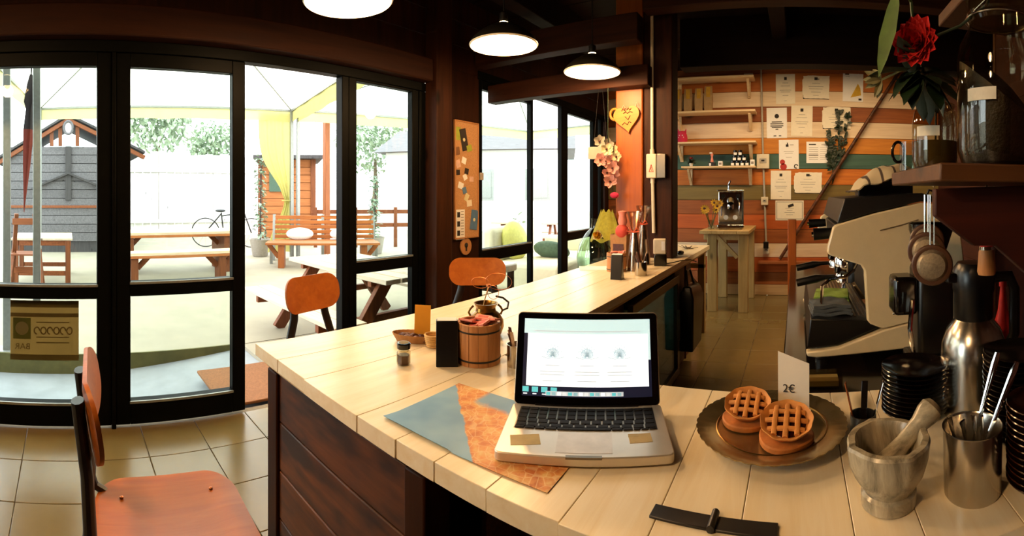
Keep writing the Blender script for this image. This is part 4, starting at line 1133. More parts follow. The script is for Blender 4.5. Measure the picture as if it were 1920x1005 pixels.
# shelves
def shelf(x0, x1, yl, zf, dep, lab):
    Y = YP - dep
    a = gy(x0, yl, Y); b = gy(x1, yl, Y)
    S = T('wall_shelf', lab, 'shelf', (0, 0, 0))
    MB().box(a.x, b.x, Y, YP, zf - .022, zf).put('board', 'shelf_pine', S, .003)
    for xx in (a.x + .06, b.x - .09):
        MB().box(xx, xx + .035, YP - .028, YP, zf - .22, zf - .0225).put('bracket_upright', 'shelf_pine', S, .002)
        MB().beam((xx + .0175, YP - .03, zf - .20), (xx + .0175, Y + .04, zf - .035), .03, .03, (1, 0, 0)).put('bracket_brace', 'shelf_pine', S, .002)
    return Y, a.x, b.x
S1 = shelf(1255, 1413, 140, 2.575, .24, 'empty pine wall shelf above the paper bags')
S2 = shelf(1255, 1416, 205, 2.18, .24, 'pine wall shelf carrying a row of paper bags')
S3 = shelf(1258, 1417, 264, 1.82, .24, 'pine wall shelf carrying the pink pouch')
S4 = shelf(1277, 1416, 311, 1.535, .22, 'short pine wall shelf carrying stacked little jars')
plain('bag_kraft', '#a5855a', rough=.8, var=.12)
plain('bag_yellow', '#b58a20', rough=.7)
for i, x in enumerate((1272, 1291, 1311, 1329)):
    p = gy(x, 200, 5.42)
    B = T('paper_bag', 'kraft paper coffee bag with a yellow label on the wall shelf', 'bag', (p.x, 5.40, 2.18), random.uniform(-.1, .1), 'coffee bags on the wall shelf')
    h = .285 + (.02 if i == 3 else 0)
    MB().add([(-.045, -.03, 0), (.045, -.03, 0), (.045, .03, 0), (-.045, .03, 0), (-.05, -.032, h * .5), (.05, -.032, h * .5), (.05, .032, h * .5), (-.05, .032, h * .5), (-.045, -.004, h), (.045, -.004, h), (.045, .004, h), (-.045, .004, h)],
             [(0, 3, 2, 1), (0, 1, 5, 4), (1, 2, 6, 5), (2, 3, 7, 6), (3, 0, 4, 7), (4, 5, 9, 8), (5, 6, 10, 9), (6, 7, 11, 10), (7, 4, 8, 11), (8, 9, 10, 11)]).put('bag_body', 'bag_kraft', B, .003)
    MB().box(-.022, .026, -.031, -.029, h * .56, h * .96).put('label', 'bag_yellow', B, 0, (0, .002, 0), (-.17 * 0, 0, 0))
plain('pink_felt', '#c22a4c', rough=.9, var=.1)
p = gy(1279, 255, 5.40)
pk = T('pink_pouch', 'bright pink pouch with ear-like ties on the wall shelf', 'pouch', (p.x, 5.40, 1.82))
MB().lathe([(.05, 0), (.062, .01), (.066, .05), (.058, .10), (.04, .13), (.03, .14), (.001, .142)], 20).put('pouch_body', 'pink_felt', pk)
for sx in (-1, 1): MB().add([(sx * .02, -.01, .12), (sx * .055, -.01, .11), (sx * .052, 0, .175), (sx * .035, .012, .12)], [(0, 1, 2), (1, 3, 2), (3, 0, 2), (0, 3, 1)]).put('tie', 'pink_felt', pk)
for (dx, dz) in ((-.02, .085), (.018, .085), (-.03, .06), (.03, .062), (-.012, .045), (.014, .045)): MB().ball((dx, -.062 + abs(dx) * .25, dz), (.006, .004, .006), 8, 6).put('bead', 'paper_white', pk)
# little jars
plain('jar_black', '#1a1512', rough=.3)
zj = 1.535
def tinyjar(px, lvl):
    q = gy(px, 300, 5.42)
    o = T('tiny_jar', 'tiny black lidded jar with white label in the pyramid', 'jar', (q.x, 5.42, zj + lvl * .062), 0, 'pyramid of tiny jars')
    MB().lathe([(.024, 0), (.025, .002), (.025, .044), (.02, .046)], 16).put('glass', 'jar_black', o)
    MB().lathe([(.026, .046), (.026, .06), (.024, .0615)], 16).put('lid', 'black_gloss', o)
    MB().box(-.018, .018, -.026, -.024, .008, .036).put('label', 'paper_white', o)
for lv, xs_ in ((0, (1374, 1383, 1392, 1401)), (1, (1378.5, 1387.5, 1396.5)[:3]), (2, (1379, 1388))):
    for px in xs_: tinyjar(px - (1 if lv == 1 else 0), lv)
for (px, lab, mt, hh) in ((1411, 'white tea box at the end of the short wall shelf', 'paper_white', .075), (1351, 'white candle jar on the short wall shelf', 'paper_white', .06)):
    q = gy(px, 300, 5.42); o = T('tea_box', lab, 'box', (q.x, 5.42, zj))
    MB().box(-.025, .025, -.025, .025, 0, hh).put('carton', mt, o, .003); MB().box(-.015, .015, -.0256, -.0250, hh * .3, hh * .7).put('print', 'ink_grey', o)
q = gy(1335, 300, 5.42); fg = T('figurine', 'small pale figurine on a dark base on the short wall shelf', 'figurine', (q.x, 5.42, zj))
MB().box(-.04, .04, -.025, .025, 0, .05).put('base', 'jar_black', fg, .004)
MB().lathe([(.018, .05), (.02, .06), (.012, .10), (.01, .115), (.017, .13), (.014, .15), (.001, .155)], 14).put('figure', 'sachet_pink', fg)
MB().ball((-.012, -.004, .158), (.022, .012, .01), 10, 6).put('hat', 'paper_white', fg)
MB().box(-.03, -.008, -.027, -.025, .008, .036).put('label', 'paper_white', fg)
q = gy(1296, 300, 5.42); rp = T('potted_poinsettia', 'dark little plant with a red top in a white pot on the short shelf', 'plant', (q.x, 5.42, zj))
MB().lathe([(.018, 0), (.024, .04), (.022, .04), (.017, .004)], 16).put('pot', 'paper_white', rp)
random.seed(5)
lf = MB()
for i in range(22): lf.leaf((0, 0, .04), (random.uniform(-1, 1), random.uniform(-1, 1), random.uniform(.1, 1)), (0, 0, 1), .075, .03)
lf.put('foliage', 'leaf_dark', rp)
lf = MB()
for i in range(8): lf.leaf((0, 0, .09), (random.uniform(-1, 1), random.uniform(-1, 1), random.uniform(.2, 1)), (0, 0, 1), .04, .02)
lf.put('bracts', 'petal_red', rp)
# conduit, boxes
cn = T('wall_conduit', 'grey electrical conduit with switch boxes running down the board wall', 'conduit', (0, 0, 0))
c0_ = gy(1427, 128, YP - .015); c1_ = gy(1437, 478, YP - .015)
pts = [gy(x, y, YP - .016) for x, y in ((1427, 128), (1429, 220), (1431, 300), (1434, 380), (1437, 470))]
MB().tube(pts, .012, 10).put('pipe', 'plastic_grey', cn)
for x, y, s in ((1431, 303, .075), (1434, 377, .042), (1437, 468, .04)):
    q = gy(x, y, YP)
    b_ = MB().box(q.x - s, q.x + s, YP - .05, YP, q.z - s * 1.15, q.z + s * 1.15).put('box', 'plastic_cream', cn, .006)
    MB().box(q.x - s * .55, q.x + s * .55, YP - .054, YP - .05, q.z - s * .3, q.z + s * .5).put('switch_plate', 'plastic_grey', b_, .002)
    MB().box(q.x - s * .25, q.x + s * .25, YP - .058, YP - .054, q.z - .0, q.z + s * .25).put('switch', 'ink', b_)
q = gy(1437, 455, YP); MB().box(q.x - .03, q.x + .03, YP - .09, YP - .05, q.z - .06, q.z + .02).put('plug', 'black_plastic', cn, .004)
# leaning pole
a = gy(1462, 486, YP - .06); b = gy(1705, 105, YP - .06)
lpole = T('leaning_pole', 'long dark wooden pole leaning diagonally across the board wall', 'pole', a)
MB().tube([(0, 0, 0), (b - a) * .5, b - a], [.020, .022, .020], 10).put('shaft', 'dark_stain', lpole)
ld_ = MB().box(a.x - .25, a.x + .95, YP - .12, YP, a.z - .05, a.z - .021).put('wall_ledge', 'plank_brown', None, .004)
tag(ld_, 'brown ledge board along the foot of the board wall', 'ledge')
# dried sprig
sg = T('dried_sprig', 'dark leafy dried sprig pinned over the certificates', 'sprig', gy(1561, 345, YP - .03))
random.seed(9)
for (x, y) in ((1556, 240), (1575, 205), (1552, 270), (1592, 215)):
    e = gy(x, y, YP - .035) - sg.location
    m_ = e * .5 + Vector((.03, 0, 0))
    MB().tube([(0, 0, 0), m_, e], .004, 6).put('stem', 'leaf_dark', sg)
    lf = MB()
    for i in range(34):
        t = random.uniform(.35, 1); c_ = (m_ * 2 * t * (1 - t) + e * t * t)
        lf.leaf(c_, (random.uniform(-1, 1), random.uniform(-.3, .1), random.uniform(-.4, 1)), (0, -1, 0), .06, .035)
    lf.put('leaves', 'leaf_dark', sg)
# table with home coffee machine
tb_ = T('side_table', 'rough pine table holding the chrome coffee machine by the board wall', 'table', (0, 0, 0))
ZTB = .835
for i in range(4): MB().box(-.98 + i * .127, -.98 + (i + 1) * .127 - .002, 4.62, 5.48, ZTB - .035, ZTB).put('plank', 'table_pine', tb_, .003)
for (x, y) in ((-.86, 4.72), (-.54, 4.72), (-.54, 5.40), (-.86, 5.40)): MB().box(x - .05, x + .05, y - .04, y + .04, 0, ZTB - .036).put('leg', 'table_pine_z', tb_, .005)
MB().box(-.95, -.50, 4.70, 4.74, ZTB - .10, ZTB - .037).put('apron', 'table_pine', tb_, .003)
MB().beam((-.83, 4.70, ZTB - .04), (-.60, 4.70, ZTB - .28), .04, .03, (0, 1, 0)).put('brace', 'table_pine', tb_, .003)
hm = T('chrome_coffee_machine', 'chrome lever coffee machine on the pine table', 'coffee machine', (-.71, 4.98, ZTB), math.radians(8))
MB().box(-.14, .14, -.17, .17, .01, .05).put('base', 'chrome', hm, .006)
MB().box(-.13, .13, -.02, .17, .05, .40).put('body', 'chrome', hm, .008)
MB().box(.132, .142, -.05, .17, .05, .40).put('side_panel', 'steel_dark', hm, .003)
MB().box(-.14, .14, -.17, .18, .40, .415).put('top_plate', 'chrome', hm, .004)
MB().box(-.12, .12, -.16, -.03, .05, .065).put('drip_grate', 'steel_dark', hm)
MB().tube([(0, -.02, .30), (0, -.10, .30), (0, -.12, .27)], [.04, .038, .036], 20).put('group_head', 'chrome', hm)
MB().tube([(0, -.12, .235), (0, -.26, .22)], [.014, .016], 12).put('portafilter_handle', 'black_plastic', hm)
MB().lathe([(.034, .215), (.036, .22), (.036, .255), (.034, .26)], 20, (0, -.115, 0)).put('filter_basket', 'chrome', hm)
for x in (-.08, .08):
    MB().tube([(x, -.02, .35), (x, -.06, .35)], [.016, .024], 12).put('valve_knob', 'black_plastic', hm)
    MB().tube([(x, -.03, .33), (x * 1.2, -.09, .28), (x * 1.2, -.10, .14)], .006, 8).put('steam_wand', 'chrome', hm)
for (x, z) in ((-.05, .12), (.05, .12)): MB().tube([(x, -.021, z), (x, -.032, z)], .026, 18).put('gauge', 'paper_white', hm)
MB().tube([(-.02, .05, .415), (-.02, .05, .47), (0, .05, .52)], [.012, .012, .008], 10).put('lever', 'chrome', hm)
for sx in (-1, 1):
    for sy in (-.13, .13): MB().lathe([(.014, 0), (.016, .01)], 10, (sx * .11, sy, 0)).put('foot', 'black_metal', hm)
plain('petal_yellow', '#d6a01c', rough=.6, var=.15)
sf = T('yellow_flowers', 'bunch of yellow flowers in a glass beside the chrome coffee machine', 'flowers', (-.89, 4.80, ZTB))
MB().lathe([(.03, 0), (.034, .004), (.036, .10), (.033, .10), (.03, .006)], 18).put('vase', 'jar_glass', sf)
random.seed(4)
for i in range(9):
    e = Vector((random.uniform(-.09, .10), random.uniform(-.08, .06), random.uniform(.17, .30)))
    MB().tube([(0, 0, .01), e * .6, e], .003, 6).put('stem', 'leaf_green', sf)
    for k in range(9):
        a_ = k * 2 * PI / 9
        MB().leaf(e, (math.cos(a_), -.4, math.sin(a_)), (0, -1, 0), .042, .02, .1, .1).put('petal', 'petal_yellow', sf)
    MB().ball(e + Vector((0, -.006, 0)), (.012, .008, .012), 8, 6).put('flower_head', 'chocolate', sf)

# ================================================================== FAR END OF THE BAR
barrel(gz(1156, 508, ZT), 'wooden stave barrel of pink sachets before the timber post', .4)
card_stand(gz(1157, 523, ZT), math.radians(8), 'black card stand leaning on the barrel before the timber post', .13, .06)
thin_glass('cellophane', '#f4e6d8', .9, .15)
plain('ribbon', '#c8502c', rough=.5)
for i, (x, y, h, lab) in enumerate(((1190, 507, .24, 'steel cone bottle in cellophane with red ribbon, in front'), (1206, 496, .27, 'steel cone bottle in cellophane with orange ribbon, against the post'))):
    g_ = T('gift_bottle', lab, 'bottle', gz(x, y, ZT))
    MB().lathe([(.042, 0), (.045, .004), (.043, .04), (.022, h - .06), (.016, h - .03), (.017, h)], 28).put('bottle', 'steel', g_)
    MB().lathe([(.047, 0), (.046, .05), (.027, h - .05), (.02, h + .0), (.03, h + .05), (.045, h + .11), (.043, h + .11), (.028, h + .05), (.018, h)], 22, wob=lambda a, r, z: 1 + (.25 * math.sin(a * 5) if z > h + .02 else 0)).put('wrap', 'cellophane', g_)
    MB().tube([(.021 * math.cos(a * PI / 8), .021 * math.sin(a * PI / 8), h - .01) for a in range(16)], .005, 8, True).put('ribbon', 'ribbon', g_)
    for s_ in (-1, 1): MB().tube([(0, -.02, h - .01), (s_ * .025, -.03, h + .015), (s_ * .04, -.03, h - .005), (0, -.022, h - .012)], .004, 6).put('bow', 'ribbon', g_)
steel_cup(gz(1202, 516, ZT), 'small steel cup of sugar sticks by the wrapped bottles', .034, .075, 5, 2)
pb = T('gift_bag', 'open brown paper gift bag with a red bow behind the far barrel', 'bag', gz(1163, 498, ZT))
MB().add([(-.05, -.03, 0), (.05, -.03, 0), (.05, .03, 0), (-.05, .03, 0), (-.055, -.035, .2), (.055, -.035, .2), (.055, .035, .2), (-.055, .035, .2)], [(0, 3, 2, 1), (0, 1, 5, 4), (1, 2, 6, 5), (2, 3, 7, 6), (3, 0, 4, 7)]).put('bag_body', 'kraft', pb)
MB().box(-.035, .035, -.0365, -.0345, .09, .14).put('label', 'chocolate', pb)
MB().ball((0.02, -.02, .22), (.045, .03, .045), 14, 10).put('tissue', 'sachet_red', pb)
MB().lathe([(.02, .25), (.03, .28), (.022, .32), (.03, .345), (.001, .35)], 14, (.02, -.01, 0)).put('doll_head', 'sachet_pink', pb)
# terminal, mouse, keys, cable
pt = T('card_terminal', 'cream and black card terminal box standing at the dark post', 'terminal', gz(1237, 498, ZT), math.radians(14))
MB().box(-.035, .045, -.03, .04, 0, .075).put('dock', 'black_gloss', pt, .006)
MB().box(-.04, .04, -.025, .03, .075, .17).put('case', 'plastic_cream', pt, .006)
MB().box(.012, .034, -.028, -.025, .10, .155).put('slot', 'paper_white', pt)
ms = MB().ball((0, 0, 0), (.026, .04, .018), 16, 10).put('computer_mouse', 'black_gloss', None, 0, gz(1276, 477, ZT) + Vector((0, 0, .012)))
tag(ms, 'small black computer mouse beside the card terminal', 'mouse')
ky = T('key_bunch', 'bunch of metal keys lying on the far end of the bar', 'keys', gz(1290, 467, ZT))
MB().tube([(.022 * math.cos(a * PI / 8), .022 * math.sin(a * PI / 8), .004) for a in range(16)], .0022, 6, True).put('ring', 'chrome', ky)
for i in range(5):
    a = i * 1.1 + .3
    k_ = MB(); k_.beam((.02 * math.cos(a), .02 * math.sin(a), .006), (.085 * math.cos(a), .085 * math.sin(a), .012 + .006 * i), .008, .003); k_.lathe([(.015, 0), (.015, .003)], 10, (.03 * math.cos(a), .03 * math.sin(a), .004 + .003 * i)); k_.put('key', 'steel_dark', ky)
cb_ = MB().tube([gz(x, y, ZT + .003) for x, y in ((1250, 494), (1262, 492), (1280, 488), (1295, 487), (1302, 489), (1306, 491))], .003, 6).put('power_cable', 'black_plastic', None)
tag(cb_, 'thin black cable trailing from the card terminal', 'cable')
fy = MB().box(-.10, .10, -.075, .075, 0, .002).put('flyer', 'paper_white', None, 0, gz(1117, 503, ZT), (0, 0, .5))
tag(fy, 'white flyer lying on the bar before the barrel', 'flyer')
# switch box with conduit on the dark post
sb = T('switch_box', 'cream switch box with a warning triangle on its conduit', 'switch box', (0, 0, 0))
YS = 3.14
q = gy(1226, 312, YS)
MB().box(q.x - .042, q.x + .032, YS - .05, YS - .001, q.z - .085, q.z + .085).put('box', 'plastic_cream', sb, .006)
MB().box(q.x + .034, q.x + .10, YS - .05, YS - .004, q.z - .085, q.z + .085).put('side_box', 'steel_dark', sb, .004)
tri = [(q.x - .02, q.z - .04), (q.x + .012, q.z - .04), (q.x - .004, q.z + .01)]
for a_, b2 in zip(tri, tri[1:] + tri[:1]): MB().beam((a_[0], YS - .0515, a_[1]), (b2[0], YS - .0515, b2[1]), .003, .002, (0, 1, 0)).put('triangle_print', 'print_red', sb)
MB().beam((q.x - .002, YS - .0515, q.z - .008), (q.x - .008, YS - .0515, q.z - .022), .003, .002, (0, 1, 0)).put('bolt_print', 'print_red', sb)
MB().beam((q.x - .008, YS - .0515, q.z - .020), (q.x + .001, YS - .0515, q.z - .034), .003, .002, (0, 1, 0)).put('bolt_print', 'print_red', sb)
MB().tube([(q.x - .005, YS - .02, q.z + .085), (q.x - .008, YS - .02, 2.7)], .012, 10).put('pipe', 'plastic_cream', sb)
MB().tube([(q.x - .002, YS - .02, q.z - .085), (q.x + .006, YS - .02, .93)], .013, 10).put('pipe', 'plastic_cream', sb)
MB().lathe([(.017, -.02), (.017, .02)], 12, (q.x - .005, YS - .02, q.z + .1)).put('coupling', 'plastic_cream', sb)
MB().lathe([(.017, -.02), (.017, .02)], 12, (q.x - .002, YS - .02, q.z - .1)).put('coupling', 'plastic_cream', sb)
# wooden heart cup on the orange post
YH = 3.13
hp = gy(1177, 222, YH)
ht = T('wooden_heart', 'carved wooden heart shaped like a cup, hung on the orange post', 'ornament', (hp.x, YH - .002, hp.z), 0, None, (0, math.radians(-8), 0))
M = Matrix(((1, 0, 0, 0), (0, 0, 1, 0), (0, 1, 0, 0), (0, 0, 0, 1)))
out = []
for i in range(48):
    t = 2 * PI * i / 48
    out.append((.0062 * 16 * math.sin(t) ** 3 * 1.0, .0072 * (13 * math.cos(t) - 5 * math.cos(2 * t) - 2 * math.cos(3 * t) - math.cos(4 * t)) * .92))
MB().prism(out, -.022, 0, M).put('heart', 'heart_wood', ht, .004)
MB().tube([(-.055 + .034 * math.cos(a * PI / 8) - .035, -.012, .045 + .04 * math.sin(a * PI / 8)) for a in range(16)], .010, 8, True).put('cup_handle', 'heart_wood', ht)
burn = MB()
for pts in ([(-.03, .055), (-.02, .07), (-.01, .055), (.0, .07)], [(.01, .055), (.025, .068), (.03, .05), (.045, .06)], [(-.02, .035), (0, .045), (.01, .03), (.03, .04), (.05, .03)], [(-.01, .01), (.01, -.015), (.03, .012)], [(-.04, -.045), (-.02, -.03), (0, -.05), (.015, -.03), (.03, -.04)]):
    burn.tube([(x, -.0225, z) for x, z in pts], .0035, 6)
burn.put('burnt_lettering', 'chocolate', ht)
for x in (-.015, .085): MB().tube([(x - .012, -.012, .075), (x, -.010, .10), (x + .012, -.012, .075)], .002, 6).put('hanger', 'plastic_cream', ht)
# hanging flowers beside the post
plain('petal_pink', '#d99a90', rough=.7, var=.15)
plain('petal_cream', '#d8cfa4', rough=.7, var=.15)
plain('petal_grey', '#8a8578', rough=.7, var=.2)
gf = T('hanging_flowers', 'string of pink and cream silk flowers hanging beside the post', 'flowers', gd(1140, 250, 3.28))
random.seed(13)
o_ = gf.location.copy()
MB().tube([Vector((0, 0, 1.953 - o_.z)), Vector((0, 0, 0)), gd(1143, 310, 3.28) - o_, gd(1150, 365, 3.28) - o_], .003, 6).put('string', 'leaf_dark', gf)
for (x, y, mt, s) in ((1124, 265, 'petal_grey', .05), (1140, 270, 'petal_grey', .045), (1137, 280, 'petal_cream', .05), (1149, 282, 'petal_cream', .045), (1125, 300, 'petal_pink', .055), (1136, 303, 'petal_pink', .05), (1146, 302, 'petal_pink', .05), (1155, 294, 'petal_cream', .04), (1148, 315, 'petal_pink', .05), (1138, 324, 'petal_pink', .045), (1150, 326, 'petal_pink', .05), (1143, 340, 'petal_pink', .055)):
    c_ = gd(x, y, 3.28 + random.uniform(-.03, .03)) - o_
    fl1 = MB()
    for k in range(7):
        a_ = k * 2 * PI / 7 + random.random()
        vx = Vector((.8, .6, 0)); d = vx * math.cos(a_) + Vector((0, 0, 1)) * math.sin(a_) + Vector((.4, -.7, 0)) * .35
        fl1.leaf(c_, d, (.4, -.8, 0), s, s * .75, .15, -.1)
    fo = fl1.put('flower', mt, gf)
    MB().ball(c_ + Vector((.006, -.012, 0)), .009, 8, 6).put('flower_eye', 'chocolate', fo)
MB().ball(gd(1152, 366, 3.28) - o_, (.035, .02, .022), 10, 8).put('bow', 'pink_felt', gf)
tp = gd(1126, 287, 3.36)
sgt = T('slate_sign', 'plain grey slate sign hanging among the silk flowers', 'sign', tp, math.radians(24))
MB().box(-.09, .09, -.003, .003, -.045, .045).put('slate', 'plastic_grey', sgt, .002)
for sx in (-.05, .05): MB().tube([(sx, 0, .045), (sx * .3, 0, 1.953 - tp.z)], .0015, 6).put('cord', 'black_metal', sgt)
# demijohn on its crate behind the bar
thin_glass('green_glass', '#cfe2cf', .8)
dj_c = gd(1118, 470, 3.52)
dc = MB().box(-.16, .16, -.16, .16, 0, .55).put('crate', 'dark_stain', None, .006, (dj_c.x, dj_c.y, 0))
tag(dc, 'dark wooden crate standing behind the bar under the demijohn', 'crate')
dj = T('demijohn', 'big green glass demijohn behind the bar with a scarf over it', 'demijohn', (dj_c.x, dj_c.y, .55))
MB().lathe([(.06, 0), (.11, .01), (.145, .08), (.15, .18), (.13, .28), (.08, .36), (.04, .40), (.035, .46), (.04, .47)], 36).put('glass', 'green_glass', dj)
plain('scarf', '#8f8a24', rough=.8, var=.2, scale=60)
s1 = gd(1143, 420, 3.42)
sf_ = T('yellow_scarf', 'olive yellow scarf draped over the demijohn neck', 'scarf', s1)
MB().grid(lambda u, v: (.13 * math.cos(PI * (u - .0)) * (.35 + .65 * v), -.05 - .06 * math.sin(PI * u) * v, .10 - .22 * v + .012 * math.sin(u * 20)), 24, 10, .004).put('drape', 'scarf', sf_)
yfl = T('yellow_rose', 'single yellow rose lying against the demijohn', 'flower', gd(1122, 440, 3.30))
for k in range(14):
    a_ = k * 2.4; op = .3 + .08 * k
    MB().leaf((0, 0, 0), (math.cos(a_) * math.sin(op) + .3, -math.cos(op), math.sin(a_) * math.sin(op)), (0, -1, 0), .05, .045, .3, -.3).put('petal', 'petal_cream' if k > 10 else 'petal_yellow', yfl)
MB().tube([(0, .01, 0), (.03, .06, -.05), (.06, .10, -.12)], .004, 6).put('stem', 'leaf_dark', yfl)
# fridge under the bar, bin
plain('fridge_frame', '#5a4e3c', rough=.35, metal=.4)
plain('fridge_inside', '#8fb4aa', rough=.5)
emit('fridge_lamp', '#c9fff2', 1.2)
fr = T('glass_fridge', 'low glass fronted drinks fridge built in under the bar', 'fridge', (0, 0, 0))
x1 = -.80
MB().box(-1.2, -1.18, 2.1, 3.0, .03, .64).put('back', 'fridge_inside', fr)
MB().box(-1.2, x1, 2.1, 3.0, .64, .665).put('top', 'black_metal', fr)
MB().box(-1.2, x1, 2.1, 3.0, .005, .03).put('bottom', 'black_metal', fr)
for y in (2.1, 2.975): MB().box(-1.18, x1, y, y + .025, .03, .64).put('side', 'fridge_inside', fr)
MB().box(-1.17, -.84, 2.13, 2.97, .33, .335).put('inner_shelf', 'pane', fr)
MB().box(-1.1, -1.06, 2.2, 2.9, .63, .638).put('lamp', 'fridge_lamp', fr)
df = MB()
for a in ((2.1, 3.0, .005, .055), (2.1, 3.0, .615, .665)): df.box(x1, x1 + .03, *a)
for a in ((2.1, 2.15), (2.95, 3.0)): df.box(x1, x1 + .03, a[0], a[1], .055, .615)
do = df.put('door', 'fridge_frame', fr, .003)
MB().box(x1 + .010, x1 + .016, 2.15, 2.95, .055, .615).put('door_pane', 'pane', do)
MB().box(x1 + .03, x1 + .05, 2.93, 2.94, .25, .45).put('door_handle', 'steel', do)
plain('carton_white', '#c4d8d2', rough=.6)
for i, (y, z, h, lab) in enumerate(((2.35, .335, .2, 'pale carton standing on the upper fridge shelf'), (2.62, .335, .16, 'pale box lying on the upper fridge shelf'), (2.45, .03, .22, 'pale carton standing on the fridge floor'), (2.75, .03, .25, 'tall pale carton on the fridge floor'))):
    o = T('carton', lab, 'carton', (-.98, y, z)); MB().box(-.08, .08, -.06, .06, 0, h).put('pack', 'carton_white', o, .004); MB().box(.0805, .0815, -.04, .04, h * .3, h * .55).put('print', 'plank_teal', o)
bn = T('black_bag', 'black shopping bag hanging from the bar beside the fridge', 'bag', (-.735, 3.18, 0))
MB().add([(-.05, -.15, .14), (.05, -.15, .14), (.05, .13, .14), (-.05, .13, .14), (-.055, -.16, .5), (.055, -.16, .5), (.06, .17, .48), (-.055, .16, .5), (-.02, -.14, .58), (.03, -.13, .58), (.03, .16, .55), (-.02, .15, .56)],
         [(0, 3, 2, 1), (0, 1, 5, 4), (1, 2, 6, 5), (2, 3, 7, 6), (3, 0, 4, 7), (4, 5, 9, 8), (5, 6, 10, 9), (6, 7, 11, 10), (7, 4, 8, 11), (8, 9, 10, 11)]).put('bag_body', 'black_plastic', bn, .012)
MB().tube([(0, -.1, .57), (-.02, -.05, .67), (-.02, .05, .67), (0, .1, .56)], .008, 8).put('handle', 'black_plastic', bn)
# cork board with notes
kb = T('cork_board', 'tall cork notice board fixed between pillar and glazed doors', 'notice board', (0, 0, 0))
XK = XW + .004
yk0, yk1 = yw(850, XK), yw(895, XK)
z0, z1 = .86, 1.77
MB().box(XK, XK + .012, yk0 + .012, yk1 - .012, z0 + .012, z1 - .012).put('cork_sheet', 'cork', kb)
for a in ((yk0, yk0 + .012, z0, z1), (yk1 - .012, yk1, z0, z1), (yk0 + .012, yk1 - .012, z0, z0 + .012), (yk0 + .012, yk1 - .012, z1 - .012, z1)): MB().box(XK, XK + .018, *a).put('frame', 'barrel_wood', kb, .002)
plain('note_green', '#9aa83a', rough=.7); plain('note_blue', '#4f7397', rough=.7); plain('note_pink', '#d8b4a4', rough=.7); plain('note_dark', '#2c2622', rough=.6); plain('note_brown', '#7c5638', rough=.7)
notes = [(858, 250, .07, .10, 'note_green', .0, 'yellow green leaflet'), (870, 262, .075, .17, 'note_dark', .25, 'dark leaflet with a pale dot'), (880, 278, .06, .05, 'note_green', .3, 'bright green card'), (857, 283, .06, .06, 'note_brown', .2, 'brown card'), (870, 301, .05, .05, 'paper_white', -.3, 'small white card'), (859, 307, .05, .06, 'note_pink', .3, 'pinkish card'), (859, 323, .04, .04, 'note_dark', .05, 'small black card'), (875, 321, .045, .045, 'note_dark', -.2, 'black square card'), (872, 332, .045, .045, 'paper_white', .5, 'white card pinned askew'), (884, 336, .05, .04, 'note_pink', 0, 'pale pink card'), (864, 348, .06, .05, 'paper_white', -.3, 'white folded card'), (871, 357, .045, .05, 'note_blue', .3, 'pale blue card'), (875, 370, .045, .06, 'petal_cream', -.5, 'cream card pinned askew'), (880, 381, .06, .05, 'paper', .1, 'cream card pinned level'), (889, 412, .085, .155, 'note_blue', -.15, 'blue leaflet with a pale figure')]
for i, (x, y, w, h, mt, r, lab) in enumerate(notes):
    q = gx(x, y, XK + .013 + .0012 * (i % 4))
    o = MB().box(0, .001, -w / 2, w / 2, -h / 2, h / 2).put('pinned_note', mt, None, 0, q, (r, 0, 0))
    tag(o, lab + ' pinned on the cork board', 'note')
    if mt in ('note_dark', 'note_blue') and h > .1: MB().tube([(.001, 0, 0), (.0016, 0, 0)], .014, 12).put('print', 'petal_cream', o)
q = gx(863, 421, XK + .014)
np_ = T('printed_notice', 'white notice with black drawings low on the cork board', 'notice', q)
MB().box(0, .001, -.048, .052, -.115, .115).put('sheet', 'paper_white', np_)
for k in range(3): MB().box(.001, .0016, -.036, -.004, .055 - k * .07, .085 - k * .07 + .01).put('drawing_print', 'ink', np_)
for k in range(9): MB().box(.001, .0016, .006, .04, .095 - k * .022, .101 - k * .022).put('text_line_print', 'ink_grey', np_)
q = gx(872, 462, XW + .003)
kh = T('wooden_ornament', 'small round wooden ornament with a dark keyhole under the cork board', 'ornament', q)
MB().tube([(0, 0, 0), (.012, 0, 0)], .065, 20).put('disc', 'barrel_wood', kh)
MB().tube([(.012, 0, .01), (.014, 0, .01)], .02, 14).put('keyhole', 'ink', kh); MB().box(.012, .014, -.008, .008, -.035, .005).put('keyhole', 'ink', kh)
ss = MB().box(0, .02, -.02, .02, -.03, .03).put('door_switch', 'plastic_grey', None, .003, gx(902, 331, XW) + Vector((.0, -.01, 0)))
tag(ss, 'small grey switch on the door jamb beside the cork board', 'switch')
# ================================================================== OUTSIDE
ZD = .02
dk = MB().box(-30, -3.42, -14, 30, -.3, ZD).put('ground_deck', 'deck', None); dk['kind'] = 'structure'
dk2 = MB().box(-3.42, XW - .06, 1.35, 30, -.3, ZD - .004).put('ground_deck', 'deck', None); dk2['kind'] = 'structure'
wk_ = MB().add([(-3.42, -14, -.12), (XW - .06, -14, -.12), (XW - .06, .2, -.12), (-3.42, .2, -.12), (XW - .06, 1.35, -.01), (-3.42, 1.35, -.01),
                (-3.42, -14, -.3), (XW - .06, -14, -.3), (XW - .06, 1.35, -.3), (-3.42, 1.35, -.3)],
               [(0, 1, 2, 3), (3, 2, 4, 5), (6, 9, 8, 7), (0, 6, 7, 1), (1, 7, 8, 4, 2), (4, 8, 9, 5), (5, 9, 6, 0, 3)]).put('path', 'concrete', None)
wk_['kind'] = 'structure'
rs_ = MB().box(-3.43, -3.415, -14, 1.34, -.15, ZD + .004).put('kerb', 'riser', None); rs_['kind'] = 'structure'
dm = MB().box(-3.0, XW - .08, .86, 1.75, .0, .018).put('door_mat', 'mat_brown', None, .004, (0, 0, -.02), (0, 0, 0))
